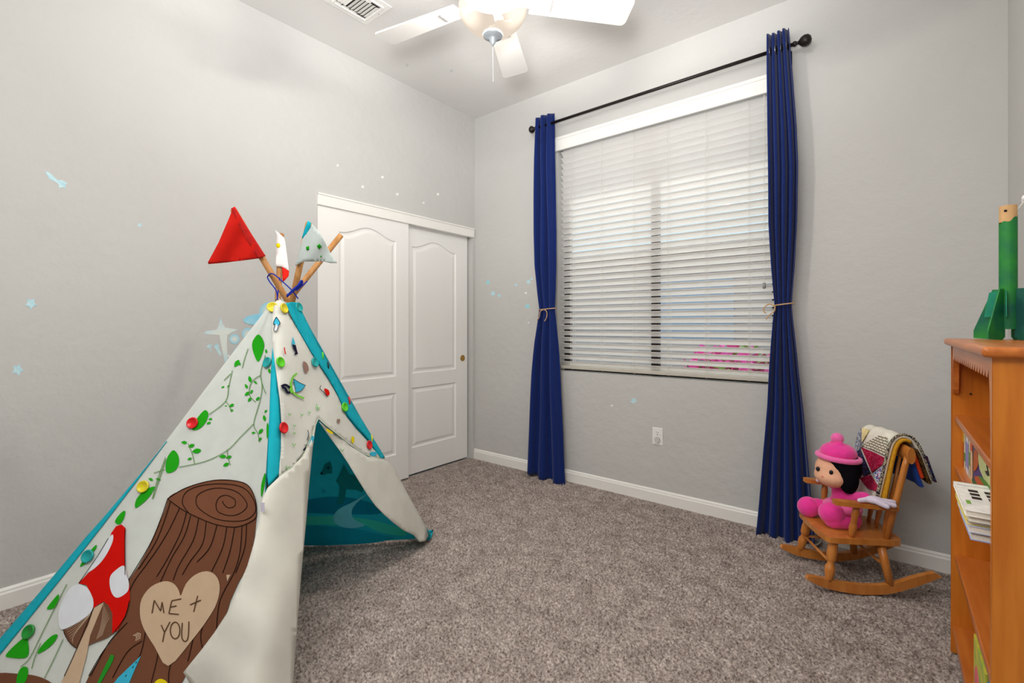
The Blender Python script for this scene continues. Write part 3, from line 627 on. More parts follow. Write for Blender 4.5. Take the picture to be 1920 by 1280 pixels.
print_px('printed_heart', A3([(925, 1185), (850, 1080), (790, 980), (770, 900), (780, 820), (830, 755), (900, 725), (950, 735), (980, 770), (993, 803), (1020, 740), (1070, 690), (1130, 670), (1180, 690), (1205, 750), (1190, 840), (1140, 930), (1050, 1050)]), P_tan, LN, .005, sm=True, n=3, label='tan heart lettered ME + YOU')
stroke_px('printed_lettering', [A3(l) for l in ([(838, 899), (850, 828)], [(850, 828), (868, 858), (885, 886)], [(885, 886), (893, 838)], [(893, 838), (903, 898)], [(998, 820), (945, 831)], [(945, 831), (930, 900)], [(930, 900), (985, 905)], [(938, 866), (972, 858)], [(1087, 803), (1065, 891)], [(1045, 853), (1105, 827)], [(888, 962), (906, 1002)], [(936, 945), (906, 1002)], [(906, 1002), (896, 1055)], [(1003, 950), (1000, 1020), (1010, 1048), (1026, 1048), (1036, 1020), (1039, 943)])], P_ink, LN, 2.3, .0065, sm=True)
stroke_px('printed_lettering', [A3([(964+26*math.cos(q), 992+45*math.sin(q)) for q in np.linspace(0, 2*PI, 17)])], P_ink, LN, 2.3, .0065)
stroke_px('printed_arrow', [A3(l) for l in ([(732, 1018), (752, 1022), (748, 1050)], [(742, 1012), (762, 1016), (758, 1046)], [(752, 1006), (772, 1010), (768, 1040)])], P_tan, LN, 1.6, sm=False)
print_px('printed_arrow', A3([(1240, 690), (1263, 688), (1245, 725)]), P_tan, LN, .0045, sm=False)
print_px('printed_mushroom_stem', A3([(520, 870), (575, 838), (540, 920), (500, 1020), (480, 1130), (440, 1280), (425, 1350), (310, 1350), (360, 1240), (430, 1090), (490, 960)]), P_tan, LN, .0052, sm=False)
print_px('printed_mushroom_gills', A3([(575, 838), (600, 860), (620, 905), (620, 1010), (520, 1060), (430, 1090), (380, 1050), (355, 985), (440, 945), (520, 870)]), P_gill, LN, .0045, n=3)
print_px('printed_mushroom_cap', A3([(615, 460), (640, 425), (670, 415), (692, 435), (688, 560), (690, 650), (715, 750), (717, 830), (690, 920), (650, 990), (620, 1010), (622, 900), (600, 855), (575, 835), (545, 850), (518, 870), (518, 820), (480, 745), (435, 735), (500, 670), (570, 590)]), P_red, LN, .0058, sm=False)
for q in ([(620, 470), (625, 500), (600, 560), (560, 620), (510, 665), (485, 670), (530, 600), (580, 520)], [(685, 640), (645, 660), (610, 700), (610, 760), (630, 805), (660, 812), (705, 780), (712, 735), (700, 690)], [(430, 740), (480, 755), (510, 800), (520, 850), (500, 900), (440, 945), (360, 985), (335, 970), (330, 900), (355, 820), (390, 765)]):
    print_px('printed_mushroom_spot', A3(q), P_spot, LN, .0066)
stroke_px('printed_mushroom_lines', [A3(l) for l in ([(690, 440), (690, 560), (692, 690)], [(600, 490), (540, 590), (440, 735)], [(355, 985), (385, 1050), (430, 1090)], [(715, 830), (690, 920), (625, 1010)], [(362, 1240), (430, 1090), (520, 870)])], P_line, LN, 1.2, .0072)
stroke_px('printed_gill_lines', [A3([(520-i*2, 880+i*3), (470-i*9, 930+i*14), (370+i*6, 990+i*12)]) for i in range(7)]+[A3([(575+i*6, 850+i*14), (560+i*5, 960), (535+i*6, 1040-i*4)]) for i in range(6)], P_tan, LN, .6, .0056)
print_px('printed_pencil', A3([(612, 1122), (630, 1130), (622, 1160), (580, 1235), (545, 1300), (530, 1295), (565, 1215)]), pr('pencil_green', (40, 140, 40)), LN, .0045, sm=False)
print_px('printed_hat', A3([(775, 1130), (740, 1210), (690, 1330), (590, 1330), (650, 1250)]), P_blue, LN, .0045, sm=False)
print_px('printed_shape', A3([(850, 1275), (880, 1255), (915, 1270), (925, 1310), (845, 1310)]), P_yel, LN, .0045)
# --- teal sleeve along the left pole, canvas sleeve pieces
def sleeve_L(q, t):
    t = .40+.6*t; w = .075*min(1, (t-.40)/.25); S = np.array([.012-(w+.012)*q]); T = np.array([t])
    return (LN.P(S, T)+LN.normal(S, T)*(.004-.03*q*q))[0]
mk('pole_sleeve', grid(sleeve_L, 8, 40), M_teal, tent, smooth=True, solid=.002, label='teal sleeve along the left pole')
mk('pole_sleeve', tube([lerp(tR, POLES['R'][1], q) for q in (.006, .1, .2, .3)], [.017, .016, .015, .012], 10), M_teal, tent, smooth=True)
# --- the door side
cloth_px('seam_strip', [(511, 650), (518, 700), (525, 750), (528, 794), (526, 850), (523, 890), (503, 912), (501, 892), (505, 774), (508, 696)], M_teal, 8, .012, label='teal strip along the near pole')
FRONT_OBJ = cloth_px('front_fabric', [(514, 566), (525, 562), (537, 567), (543, 590), (560, 622), (584, 664), (602, 690), (616, 712), (634, 745), (650, 782), (668, 804), (689, 827), (700, 842), (717, 860), (704, 859), (689, 854), (660, 836), (631, 813), (612, 798), (597, 784), (590, 800), (584, 815), (568, 854), (545, 876), (523, 893), (526, 850), (528, 794), (525, 750), (518, 700), (511, 650), (509, 610)], M_canvas, 7, .017, wrinkle=.005, seed=1, label='canvas front above the door with gnome prints')
cloth_px('seam_strip', [(536, 568), (547, 566), (557, 567), (564, 580), (578, 608), (595, 645), (622, 692), (650, 743), (688, 802), (722, 858), (714, 859), (700, 838), (691, 823), (668, 798), (650, 776), (634, 740), (616, 708), (600, 684), (584, 660), (560, 618), (545, 590)], M_teal, 7, .026, label='teal strip along the right pole', wrap=False)
cloth_px('door_flap', [(598, 790), (612, 800), (631, 815), (660, 838), (689, 856), (718, 860), (730, 868), (741, 881), (767, 931), (785, 963), (799, 989), (803, 1004), (797, 1014), (787, 1016), (776, 1003), (757, 994), (738, 980), (720, 964), (704, 948), (689, 927), (672, 900), (654, 870), (636, 843), (619, 820)], M_canvas2, 8, .010, puff=.03, wrinkle=.003, seed=3, wrap=False, label='white right door flap folded back')
cloth_px('door_flap', [(592, 796), (586, 840), (580, 900), (573, 985), (565, 1070), (557, 1170), (549, 1280), (543, 1385), (480, 1392), (415, 1378), (380, 1330), (358, 1283), (344, 1260), (378, 1218), (402, 1186), (426, 1149), (444, 1108), (464, 1060), (477, 1015), (485, 977), (488, 955), (493, 932), (502, 914), (523, 894), (547, 877), (568, 856), (582, 828)], M_canvas2, 12, .03, puff=.045, wrinkle=.004, seed=5, label='white left door flap folded back over the stump side', sharp=18)
class Shell:      # the door side with its offset, for prints and buttons
    def __init__(self, off): self.off = off
    def place(self, x, y, extra=0, wrap=False):
        d, k, ks = shell_k(np.atleast_1d(x), np.atleast_1d(y)); k = k if wrap else ks[1]
        wv = .005*(np.sin(np.atleast_1d(x)*.055+np.atleast_1d(y)*.021+1)+.6*np.sin(np.atleast_1d(x)*.031-np.atleast_1d(y)*.047+2.1))
        return EYEP+d*(k-self.off-wv-extra)[:, None]
FRONT = Shell(.0228)
def fprint(name, poly, m, extra=.0, sm=True, n=4):
    if sm: poly = spline(poly, True, n)
    v, f = cdt(poly, 6); mk(name, (FRONT.place(v[:, 0], v[:, 1], extra+.004, True), f), m, FRONT_OBJ)
def fstroke(name, lines, m, w=1.5, extra=.001, sm=True):
    V = []; F = []
    for ln in lines:
        p = spline(ln, False, 4) if sm and len(ln) > 2 else np.array([V3(q) for q in ln])
        d = np.gradient(p, axis=0); d /= (np.linalg.norm(d, axis=1, keepdims=True)+1e-9); nn = np.stack([-d[:, 1], d[:, 0]], 1)*w/2
        v = np.concatenate([p+nn, p-nn]); q = FRONT.place(v[:, 0], v[:, 1], extra+.0045, True); k = len(V); m_ = len(p); V += list(q); F += [(k+i, k+i+1, k+m_+i+1, k+m_+i) for i in range(m_-1)]
    mk(name, (np.array(V), F), m, FRONT_OBJ)
fprint('printed_toadstool_cap', A2([(303, 138), (320, 166), (312, 180), (288, 174), (292, 155)]), P_blue); fprint('printed_toadstool_stem', A2([(296, 174), (311, 178), (304, 204), (290, 202), (298, 188)]), P_spot)
fstroke('printed_toadstool_line', [A2([(303, 138), (320, 166), (312, 180), (304, 204), (290, 202), (296, 174), (288, 174), (292, 155), (303, 138)])], P_line, 1.1)
fprint('printed_gnome_hat', A2([(382, 232), (394, 268), (376, 272)]), P_blue, sm=False); fprint('printed_gnome_body', A2([(378, 270), (395, 272), (402, 300), (406, 316), (388, 320), (394, 306), (384, 292)]), P_navy, sm=False)
fprint('printed_gnome_hat', A2([(384, 434), (412, 452), (443, 466), (424, 490), (396, 500)]), P_blue, .001, sm=False); fprint('printed_gnome_face', A2([(380, 470), (394, 466), (398, 494), (386, 498)]), P_spot, .0005); fprint('printed_gnome_body', A2([(364, 468), (384, 466), (388, 496), (368, 504)]), P_lime, sm=False)
fstroke('printed_gnome_arms', [A2([(402, 408), (384, 424), (374, 450), (372, 472)]), A2([(380, 496), (402, 514), (436, 528)])], P_lime, 3.2); fstroke('printed_gnome_legs', [A2([(368, 478), (346, 464), (326, 472)]), A2([(370, 498), (356, 500), (344, 480), (330, 476)])], P_navy, 4.6); fstroke('printed_gnome_line', [A2([(384, 434), (412, 452), (443, 466), (424, 490), (396, 500), (384, 434)])], P_line, .8, .002, sm=False)
fprint('printed_gnome_body', A2([(474, 706), (486, 716), (468, 758), (454, 748)]), P_blue, sm=False); fstroke('printed_gnome_legs', [A2([(460, 752), (444, 766), (432, 778)]), A2([(462, 756), (452, 786)])], P_navy, 3.2); fstroke('printed_gnome_line', [A2([(452, 680), (458, 700), (450, 730)])], P_navy, 1.2)
fprint('printed_log', A2([(432, 352), (450, 362), (458, 392), (442, 408), (434, 380)]), pr('dust_brown', (150, 120, 108))); fstroke('printed_mark', [A2([(340, 284), (346, 316)])], P_red, 2); fprint('printed_bird', A2([(532, 482), (552, 488), (558, 508), (544, 514)]), P_red); fstroke('printed_mark', [A2([(516, 466), (512, 482), (530, 500), (548, 520)])], P_line, 1.2)
fprint('printed_acorn', A2([(594, 630), (606, 628), (608, 640), (598, 648)]), pr('dust_brown', (150, 120, 108))); fprint('printed_flower', A2([(664, 712), (676, 716), (674, 742), (664, 738)]), P_yel); fprint('printed_flower', A2([(546, 674), (574, 692), (568, 700), (544, 684)]), P_yel); fprint('printed_hat', A2([(752, 788), (786, 786), (776, 806), (758, 804)]), P_blue)
fstroke('printed_sprig', [A2(l) for l in ([(494, 556), (502, 576), (500, 588)], [(490, 572), (502, 576), (514, 572)], [(384, 655), (390, 664), (396, 656)], [(380, 742), (386, 756), (396, 746)], [(350, 852), (356, 866), (366, 856)], [(458, 590), (462, 600), (468, 592)], [(360, 600), (366, 610), (372, 602)], [(420, 604), (424, 612), (430, 604)], [(610, 770), (618, 780), (628, 772)], [(384, 690), (390, 700), (394, 692)])], pr('sprig', (120, 190, 100)), 1.3)
fstroke('hem_piping', [[(597, 784), (612, 797), (631, 812), (660, 835), (689, 853), (717, 860)], [(597, 784), (590, 800), (584, 815), (568, 854), (545, 876), (523, 893)]], pr('piping', (206, 212, 186)), 1.6, .004)
# --- printed lining inside
T_dk = pr('teal_dark', (10, 150, 186)); T_gn = pr('teal_green', (64, 222, 204)); T_mid = pr('teal_mid', (20, 172, 202)); T_lt = pr('teal_light', (120, 230, 250)); T_horse = pr('teal_horse', (20, 142, 150)); T_eye = pr('teal_eye', (0, 70, 86))
print_px('printed_hill', A7([(60, 810), (180, 800), (350, 778), (560, 790), (760, 850), (800, 900), (700, 930), (60, 905)]), T_dk, RB, .003)
print_px('printed_field', A7([(60, 945), (300, 945), (420, 940), (440, 1015), (300, 1018), (60, 1012)]), T_gn, RB, .003); print_px('printed_field', A7([(540, 955), (760, 985), (1000, 1060), (1000, 1110), (820, 1090), (680, 1030)]), T_gn, RB, .003)
print_px('printed_field', A7([(60, 1040), (300, 1030), (600, 1060), (820, 1110), (900, 1140), (600, 1185), (60, 1185)]), T_mid, RB, .0025)
print_px('printed_river', A7([(680, 750), (560, 820), (440, 880), (390, 950), (420, 1015), (540, 1046), (660, 1020), (570, 970), (548, 900), (590, 830)]), T_lt, RB, .0045)
print_px('printed_horse_head', A7([(284, 582), (318, 500), (362, 474), (382, 520), (378, 580), (350, 576), (310, 590)]), T_horse, RB, .005, sm=False); print_px('printed_horse_body', A7([(412, 640), (440, 590), (480, 500), (530, 580), (600, 600), (650, 690), (640, 740), (580, 715), (500, 712), (492, 780), (476, 842), (418, 838), (440, 740), (440, 680)]), T_horse, RB, .005, sm=False)
print_px('printed_horse_eye', A7([(336, 528), (344, 514), (358, 518), (356, 536), (344, 540)]), T_eye, RB, .006); print_px('printed_horse_eye', A7([(280, 574), (292, 562), (302, 576), (292, 588)]), T_eye, RB, .006)
print_px('printed_star', A7([(306, 704), (314, 720), (332, 722), (318, 732), (322, 748), (306, 738), (290, 746), (296, 730), (280, 720), (300, 718)]), T_mid, RB, .004, sm=False)
# --- buttons
def button(x, y, m, r=.021, pt=None, wrap=True, extra=.004):
    if pt is not None:
        s, t = pt.hit(np.array([x]), np.array([y])); p = (pt.P(s, t)+pt.normal(s, t)*extra)[0]; n = pt.normal(s, t)[0]
    else: p = FRONT.place(x, y, extra, wrap)[0]; n = NR.n
    mk('button', lathe([(0, r*.96), (.004, r), (.006, r*.93), (.006, r*.8), (.0035, r*.7), (.0035, r*.25), (.003, r*.2), (.003, .0005)], p, n, 22), m, tent, smooth=True)
B = {k: mat('button_'+k, c, .3, .03, 40) for k, c in dict(teal=(20, 160, 160), green=(90, 205, 30), red=(215, 25, 30), yellow=(222, 205, 40), black=(25, 25, 30), dkgreen=(30, 140, 50)).items()}
for x, y, k, w in ((525, 679, 'green', 1), (590, 679, 'teal', 1), (646, 763, 'green', 1), (531, 802, 'red', 1), (692, 834, 'red', 1), (532, 578, 'yellow', 1), (560, 576, 'teal', 0)): button(x, y, B[k], wrap=bool(w))
for x, y, k in ((504, 680, 'teal'), (363, 793, 'red'), (271, 912, 'yellow'), (168, 1042, 'teal'), (58, 1183, 'dkgreen'), (511, 577, 'yellow')): button(x, y, B[k], pt=LN, extra=.006)
def edge_button(x, y, k):      # sewn on the far side of the right pole
    q = FRONT.place(x-6, y, -.01)[0]; n = V3(Rv)*.8+V3(Fv)*.5; mk('button', lathe([(0, .019), (.004, .020), (.006, .018), (.006, .002)], q, n, 18), B[k], tent, smooth=True)
for x, y, k in ((609, 668, 'green'), (619, 686, 'black'), (659, 752, 'red'), (701, 822, 'yellow')): edge_button(x, y, k)
mk('ground_tab', cat_geo([tube([floor_px(806, 1002)+Zv*.02, floor_px(810, 998)+Zv*.008, floor_px(806, 1012)+Zv*.012], .008, 8)]), M_teal, tent, smooth=True)
mk('ground_loop', tube(spline([floor_px(756, 1003)+Zv*.03, floor_px(772, 1010)+Zv*.012, floor_px(790, 1015)+Zv*.006, floor_px(800, 1012)+Zv*.01], False, 5), .006, 8), M_canvas2, tent, smooth=True)
mk('care_tag', cat_geo([grid(lambda s, t: EYEP+ray(489+7*s, 942+17*t)*(float(shell_k(np.array([492.]), np.array([950.]))[1][0])-.055-.004*s), 3, 3)]), pr('tag', (212, 208, 226)), tent, solid=.001)
# --- grommet, cord
gp = at(521, 565, 1.955); mk('grommet', tube([gp+.011*(math.cos(q)*Rv+math.sin(q)*Zv) for q in np.linspace(0, 2*PI, 20, endpoint=False)], .0028, 8, closed=True), M_silver, tent, smooth=True)
M_cord = mat('blue_cord', (22, 46, 170), .8, .1, 200)
def cord(pts, dep=1.95, r=.0026): return tube(spline([at(x, y, dep+dd) for x, y, dd in pts], False, 6), r, 7)
mk('cord', cat_geo([cord([(520, 562, 0), (518, 545, 0), (505, 527, 0), (502, 518, .0), (511, 513, -.03), (530, 528, -.03), (548, 545, -.03), (559, 560, -.02)]), cord([(524, 520, .06), (523, 532, .04), (520, 560, .0)]), cord([(576, 527, 0), (566, 536, -.01), (556, 545, -.02)]),
     *[cord([(541, 552, -.03), (546+i, 546-i, -.04), (556+i*2, 538-i*2, -.045), (565-i, 526+i, -.04), (566, 532+i, -.03), (552, 544, -.04), (538, 556-i, -.03)], r=.0034) for i in range(4)]]), M_cord, tent, smooth=True)
# --- flags
M_redcloth = mat('red_cloth', (226, 38, 28), .85, .05, 30, .1, 500, spec=.1); M_greycloth = mat('pale_grey_cloth', (196, 206, 202), .9, .04, 20, .15, 500, spec=.1)
def flag(key, poly, m, name='flag', off=.016, label=None, wob=.006, sm=False, parent=None):
    q, d, top = pole_top[key]; n = np.cross(d, Rv); n /= np.linalg.norm(n)
    if n@Fv > 0: n = -n
    v, f = cdt(poly, 6); r = ray(v[:, 0], v[:, 1]); k = ((q+n*off-EYEP)@n)/(r@n)
    p = EYEP+r*(k+wob*np.sin(v[:, 0]*.11+v[:, 1]*.06))[:, None]
    return mk(name, (p, f), m, parent or tent, smooth=True, solid=.003, label=label)
flag('R', [(437, 389), (440, 390), (465, 437), (494, 482), (485, 484), (450, 489), (392, 495), (390, 492), (410, 455), (432, 404)], M_redcloth, label='red pennant')
flag('R', [(433, 391), (440, 387), (469, 435), (498, 480), (484, 484), (458, 442)], mat('red_cloth_sleeve', (212, 30, 24), .85, .05, 30), 'flag_sleeve', .021, wob=0)
flag('B', [(577, 414), (583, 417), (582, 430), (569, 447), (566, 446), (571, 430)], M_teal, 'flag_sleeve', .014, wob=0, label='teal flag sleeve')
gf = flag('B', [(585, 420), (601, 439), (610, 455), (619, 474), (632, 493), (620, 493), (608, 490), (569, 490), (554, 498), (568, 447), (583, 426)], M_greycloth, label='pale grey pennant with green sprigs', off=.02)
flag('B', [(594, 461), (599, 457), (603, 462), (598, 467)], P_green, 'printed_sprig', .024, parent=gf); flag('B', [(574, 463), (579, 461), (579, 468), (575, 469)], P_green, 'printed_sprig', .024, parent=gf); flag('B', [(600, 480), (603, 479), (602, 483)], P_green, 'printed_sprig', .024, parent=gf)
wf = flag('N', [(516, 431), (522, 436), (533, 446), (535, 454), (539, 485), (542, 508), (536, 504), (529, 500), (517, 499), (518, 470), (519, 440)], mat('white_cloth', (236, 230, 228), .9, .03, 20), label='white pennant with a yellow dot', wob=.002, off=.018)
flag('N', [(529, 500), (542, 507), (541, 517), (534, 525), (530, 528)], M_redcloth, 'flag_lining', .017, wob=.002)
flag('N', [(520+4*math.cos(a)+1.5, 460+4*math.sin(a)) for a in np.linspace(0, 2*PI, 12, endpoint=False)], P_yel, 'printed_dot', .022, wob=.002, parent=wf)

# ------------------------------------------------------------------ bookcase
SX0, SX1, SY0, SY1, SZ = .178, .412, 1.462, 2.324, 1.125
bc = thing('bookcase', 'orange-brown wooden bookcase with a scalloped apron against the right wall', 'bookcase', ((SX0+SX1)/2, (SY0+SY1)/2, 0))
mk('top', box(SX0-.018, SX1+.003, SY0-.022, SY1+.016, SZ-.024, SZ), M_pine_h, bc, bevel=.010, seg=4)
mk('side_panel', prism([(SX0, .0), (SX0+.07, .0), (SX0+.09, .05), (SX1-.06, .05), (SX1-.04, 0), (SX1, 0), (SX1, SZ-.024), (SX0, SZ-.024)], lambda a, b: (a, SY0, b), (0, .02, 0)), M_pine, bc, bevel=.002)
mk('side_panel', prism([(SX0, .0), (SX0+.07, .0), (SX0+.09, .05), (SX1-.06, .05), (SX1-.04, 0), (SX1, 0), (SX1, SZ-.024), (SX0, SZ-.024)], lambda a, b: (a, SY1-.02, b), (0, .02, 0)), M_pine, bc, bevel=.002)
for i in range(6):
    y = SY0+.02+i*(SY1-SY0-.04)/6
    mk('back_board', box(SX1-.012, SX1-.004, y+.0008, y+(SY1-SY0-.04)/6-.0008, .06, SZ-.024), M_pine, bc, bevel=.001)
SH = (.852, .672, .353, .097)
for i, z in enumerate(SH): mk('shelf', box(SX0+(.008 if i < 3 else .004), SX1-.012, SY0+.02, SY1-.02, z-.02, z), M_pine_h, bc, bevel=.003)
mk('kick_board', box(SX0+.012, SX0+.03, SY0+.02, SY1-.02, .02, .077), M_pine_h, bc)
ap = [(SY0+.02, SZ-.024), (SY1-.02, SZ-.024), (SY1-.02, .935), (SY1-.034, .93), (SY1-.042, .945), (SY1-.046, 1.02), (SY1-.06, 1.058)]
n = 17; y = SY1-.06
for i in range(n):
    y0 = SY1-.06-(SY1-SY0-.12)*i/n; y1 = SY1-.06-(SY1-SY0-.12)*(i+1)/n; w = y1-y0; dip = -.012*math.sin(PI*i/n)*0
    ap += [(y0+w*.15, 1.052), (y0+w*.5, 1.050), (y0+w*.8, 1.060), (y0+w*.98, 1.070)]
ap += [(SY0+.046, 1.02), (SY0+.042, .945), (SY0+.034, .93), (SY0+.02, .935)]
mk('apron', prism(ap, lambda a, b: (SX0+.002, a, b), (.016, 0, 0)), M_pine_h, bc)
for z in (.78, .74, .55, .49, .93):
    mk('peg_hole', lathe([(0, .0035), (.001, .0035)], (SX0+.05, SY1-.0205, z), (0, -1, 0), 10), M_dark, bc)
# ------------------------------------------------------------------ books
M_pages = mat('book_pages', (232, 226, 212), .9, .08, 300, stretch=(1, 20, 1))
def book_upright(y0, y1, hh, dep, z, rgb, label, x0=None, extra=None):
    x0 = SX0+.03 if x0 is None else x0; c = .0015
    t = thing('book', label, 'book', (x0+dep/2, (y0+y1)/2, z), 0, 'upright books on the second shelf')
    mk('cover', cat_geo([box(x0, x0+c, y0, y1, z, z+hh), box(x0, x0+dep, y0, y0+c, z, z+hh), box(x0, x0+dep, y1-c, y1, z, z+hh)]), mat('book_'+'_'.join(map(str, rgb)), rgb, .4, .15, 60), t)
    mk('pages', box(x0+c, x0+dep-.003, y0+c, y1-c, z+.002, z+hh-.003), M_pages, t)
    if extra: mk('spine_band', box(x0-.0006, x0, y0+.0005, y1-.0005, z+hh*extra[0], z+hh*extra[1]), mat('band_'+'_'.join(map(str, extra[2])), extra[2], .5, .1, 80), t)
    return t
xs = SX0+.03
def ypx(px_): return on_X(px_, 870, xs)[1]
z2 = SH[1]
for (pa, pb_, hh, rgb, lab, ex) in ((1798.5, 1801.5, .155, (20, 120, 80), 'thin green-spined book at the far end of the second shelf', (.1, .3, (235, 225, 200))), (1802, 1804, .150, (236, 228, 205), 'thin cream book beside the green one on the second shelf', (.5, .8, (200, 60, 50))), (1804.3, 1807, .146, (190, 60, 40), 'red-spined book on the second shelf', (.6, .85, (230, 190, 40))), (1807.3, 1810, .146, (240, 232, 190), 'narrow pale yellow book right of the red spine on the second shelf', (.2, .4, (90, 150, 60))), (1810.5, 1816, .150, (225, 228, 236), 'white book with lavender spine band on the second shelf', (.15, .7, (150, 150, 205))), (1816.4, 1819, .142, (232, 224, 190), 'cream book with a green spine band on the second shelf', (.3, .6, (120, 160, 90))), (1819.4, 1823.5, .142, (240, 205, 165), 'peach-spined book next to the face-out picture book', (.7, .9, (210, 90, 60)))):
    book_upright(min(ypx(pa), ypx(pb_)), max(ypx(pa), ypx(pb_)), hh, .15, z2, rgb, lab, None, ex)
yA, yB = ypx(1825), 1.66
pb2 = thing('book', 'picture book standing face out with purple, orange and green cover', 'book', (xs, (yA+yB)/2, z2), 0, None)
pcov = mk('cover', box(xs, xs+.006, yB, yA, z2, z2+.165), mat('picture_cover', (60, 60, 130), .35, .2, 25), pb2, bevel=.001)
mk('pages', box(xs+.006, xs+.010, yB+.003, yA-.002, z2+.003, z2+.162), M_pages, pb2)
def cov(name, pts, rgb, d=.0008): mk(name, prism([(yA-(yA-yB)*a, z2+.165*b) for a, b in spline(pts, True, 3)], lambda a, b: (xs-d, a, b), (d*.6, 0, 0)), mat('cov_%d_%d_%d' % rgb, rgb, .5, .12, 60), pcov)
cov('printed_sky', [(.35, .5), (.98, .5), (.98, .97), (.35, .97)], (205, 214, 150)); cov('printed_animal', [(.04, .3), (.2, .42), (.3, .6), (.22, .74), (.08, .7), (.02, .5)], (190, 95, 40), .0012)
cov('printed_fox', [(.1, .2), (.5, .15), (.85, .25), (.95, .4), (.6, .42), (.3, .34)], (200, 90, 35), .0014); cov('printed_bush', [(.3, .36), (.6, .46), (.95, .5), (.98, .4), (.6, .36)], (80, 140, 50), .0016); cov('printed_grass', [(.02, .02), (.98, .02), (.98, .14), (.5, .18), (.02, .14)], (40, 100, 50), .0013)
cov('printed_letter', [(.62, .62), (.72, .60), (.80, .66), (.74, .74), (.82, .82), (.76, .84), (.68, .74), (.72, .68)], (40, 40, 30), .0018)
# stack lying on the second shelf, jutting over its edge
zz = z2
for i, (x0, y0, y1, th_, rgb, lab) in enumerate(((.150, 1.52, 1.735, .018, (150, 165, 215), 'lowest book of the lying stack on the second shelf, blue edged'), (.146, 1.515, 1.74, .016, (196, 200, 226), 'second book from the bottom of the lying stack on the second shelf'), (.143, 1.52, 1.75, .010, (230, 215, 120), 'thin yellowish book in the middle of the lying stack'), (.146, 1.51, 1.745, .012, (240, 236, 230), 'white book just under the top one of the lying stack'), (.140, 1.505, 1.765, .014, (238, 236, 230), 'topmost white book of the lying stack, with dark squares on its cover'))):
    t = thing('book', lab, 'book', (x0+.1, (y0+y1)/2, zz), 0, 'books lying in a stack')
    M_ = mat('stack_%d' % i, rgb, .4, .12, 40); x1 = x0+.21
    mk('cover', cat_geo([box(x0, x1, y0, y1, zz, zz+.0018), box(x0, x1, y0, y1, zz+th_-.0018, zz+th_), box(x0, x1, y1-.002, y1, zz, zz+th_)]), M_, t)
    mk('pages', box(x0+.002, x1-.002, y0+.002, y1-.002, zz+.0018, zz+th_-.0018), M_pages, t)
    if i == 4:
        for a in range(3):
            for b in range(3): mk('printed_square', box(x0+.022+a*.030, x0+.040+a*.030, 1.61+b*.032, 1.632+b*.032, zz+th_, zz+th_+.0004), mat('cover_ink', (40, 28, 26), .6), t)
        mk('printed_stripe', box(x0+.004, x0+.2, 1.727, 1.735, zz+th_, zz+th_+.0004), mat('cover_grey', (190, 190, 190), .6), t)
        mk('printed_stripe', box(x0+.008, x0+.016, 1.56, 1.59, zz+th_, zz+th_+.0004), mat('cover_green', (120, 170, 60), .6), t)
    zz += th_+.0006
# books on the bottom shelf
z4 = SH[3]
for k, (y0, y1, rgb, lab) in enumerate(((1.62, 1.628, (40, 120, 200), 'thin blue picture book leaning on the bottom shelf'), (1.90, 1.908, (225, 205, 60), 'thin yellow picture book standing on the bottom shelf'))):
    t = thing('book', lab, 'book', (SX0+.1, y0, z4), 0)
    tl = (.16 if k == 0 else .10); yb = y1 if k == 0 else 1.86; L_ = .30 if k == 0 else .26
    xs_ = SX0+.012
    def B3(a, b): return (a, yb-.0+b[0], b[1])
    sl = V3([0, -.25 if k == 0 else -.22, .19]); sl = sl/np.linalg.norm(sl)
    P0 = V3([xs_, yb, z4+.001]); up = V3([0, 0, 1]); al = V3([0, -1, 0])
    mk('cover', box(xs_, xs_+.006, yb-.20, yb, z4, z4+.20), mat('low_book_%d' % k, rgb, .4, .2, 20, rgb2=(60, 160, 220) if k == 0 else (120, 180, 70)), t, bevel=.001)
    mk('pages', box(xs_+.006, xs_+.010, yb-.197, yb-.003, z4+.002, z4+.197), M_pages, t)
    mk('printed_patch', prism(spline([(yb-.03, z4+.05), (yb-.09, z4+.04), (yb-.12, z4+.10), (yb-.06, z4+.14), (yb-.02, z4+.10)], True, 4), lambda a, b: (xs_-.0006, a, b), (.0005, 0, 0)), mat('low_patch_%d' % k, (230, 110, 120) if k else (220, 215, 80), .5), t)

# ------------------------------------------------------------------ cardboard rocket
rx, ry = .303, 2.185
M_rk = mat('rocket_paint', (38, 140, 40), .6, .2, 14, .2, 80, rgb2=(6, 96, 74)); M_rk2 = mat('rocket_paint_dark', (12, 96, 66), .6, .2, 14, rgb2=(8, 70, 80)); M_card = mat('bare_cardboard', (210, 168, 118), .8, .06, 40)
rk = thing('toy_rocket', 'green painted cardboard tube rocket with fins on top of the bookcase', 'toy rocket', (rx, ry, SZ))
def tube_part(z0, z1, r, skew0=0, skew1=0):
    V = []; F = []; n = 28
    for rr in (r, r-.0015):
        for z, sk in ((z0, skew0), (z1, skew1)):
            for k in range(n):
                a = 2*PI*k/n; V.append((rx+rr*math.cos(a), ry+rr*math.sin(a), z+sk*math.cos(a-.6)+(.004*math.sin(a*5) if sk else 0)))
    for k in range(n):
        j = (k+1) % n; F += [(k, j, n+j, n+k), (2*n+k, 3*n+k, 3*n+j, 2*n+j), (n+k, n+j, 3*n+j, 3*n+k), (k, 2*n+k, 2*n+j, j)]
    return V, F
mk('tube', tube_part(SZ+.035, 1.515, .0215, 0, .012), M_rk, rk, smooth=False); mk('bare_tip', tube_part(1.505, 1.558, .0209, 0, 0), M_card, rk, smooth=False)
for a in (2.2, 4.3): mk('peep_hole', ellipsoid((rx+.021*math.cos(a), ry+.021*math.sin(a), 1.54), .0040, 10, 8), M_dark, rk)
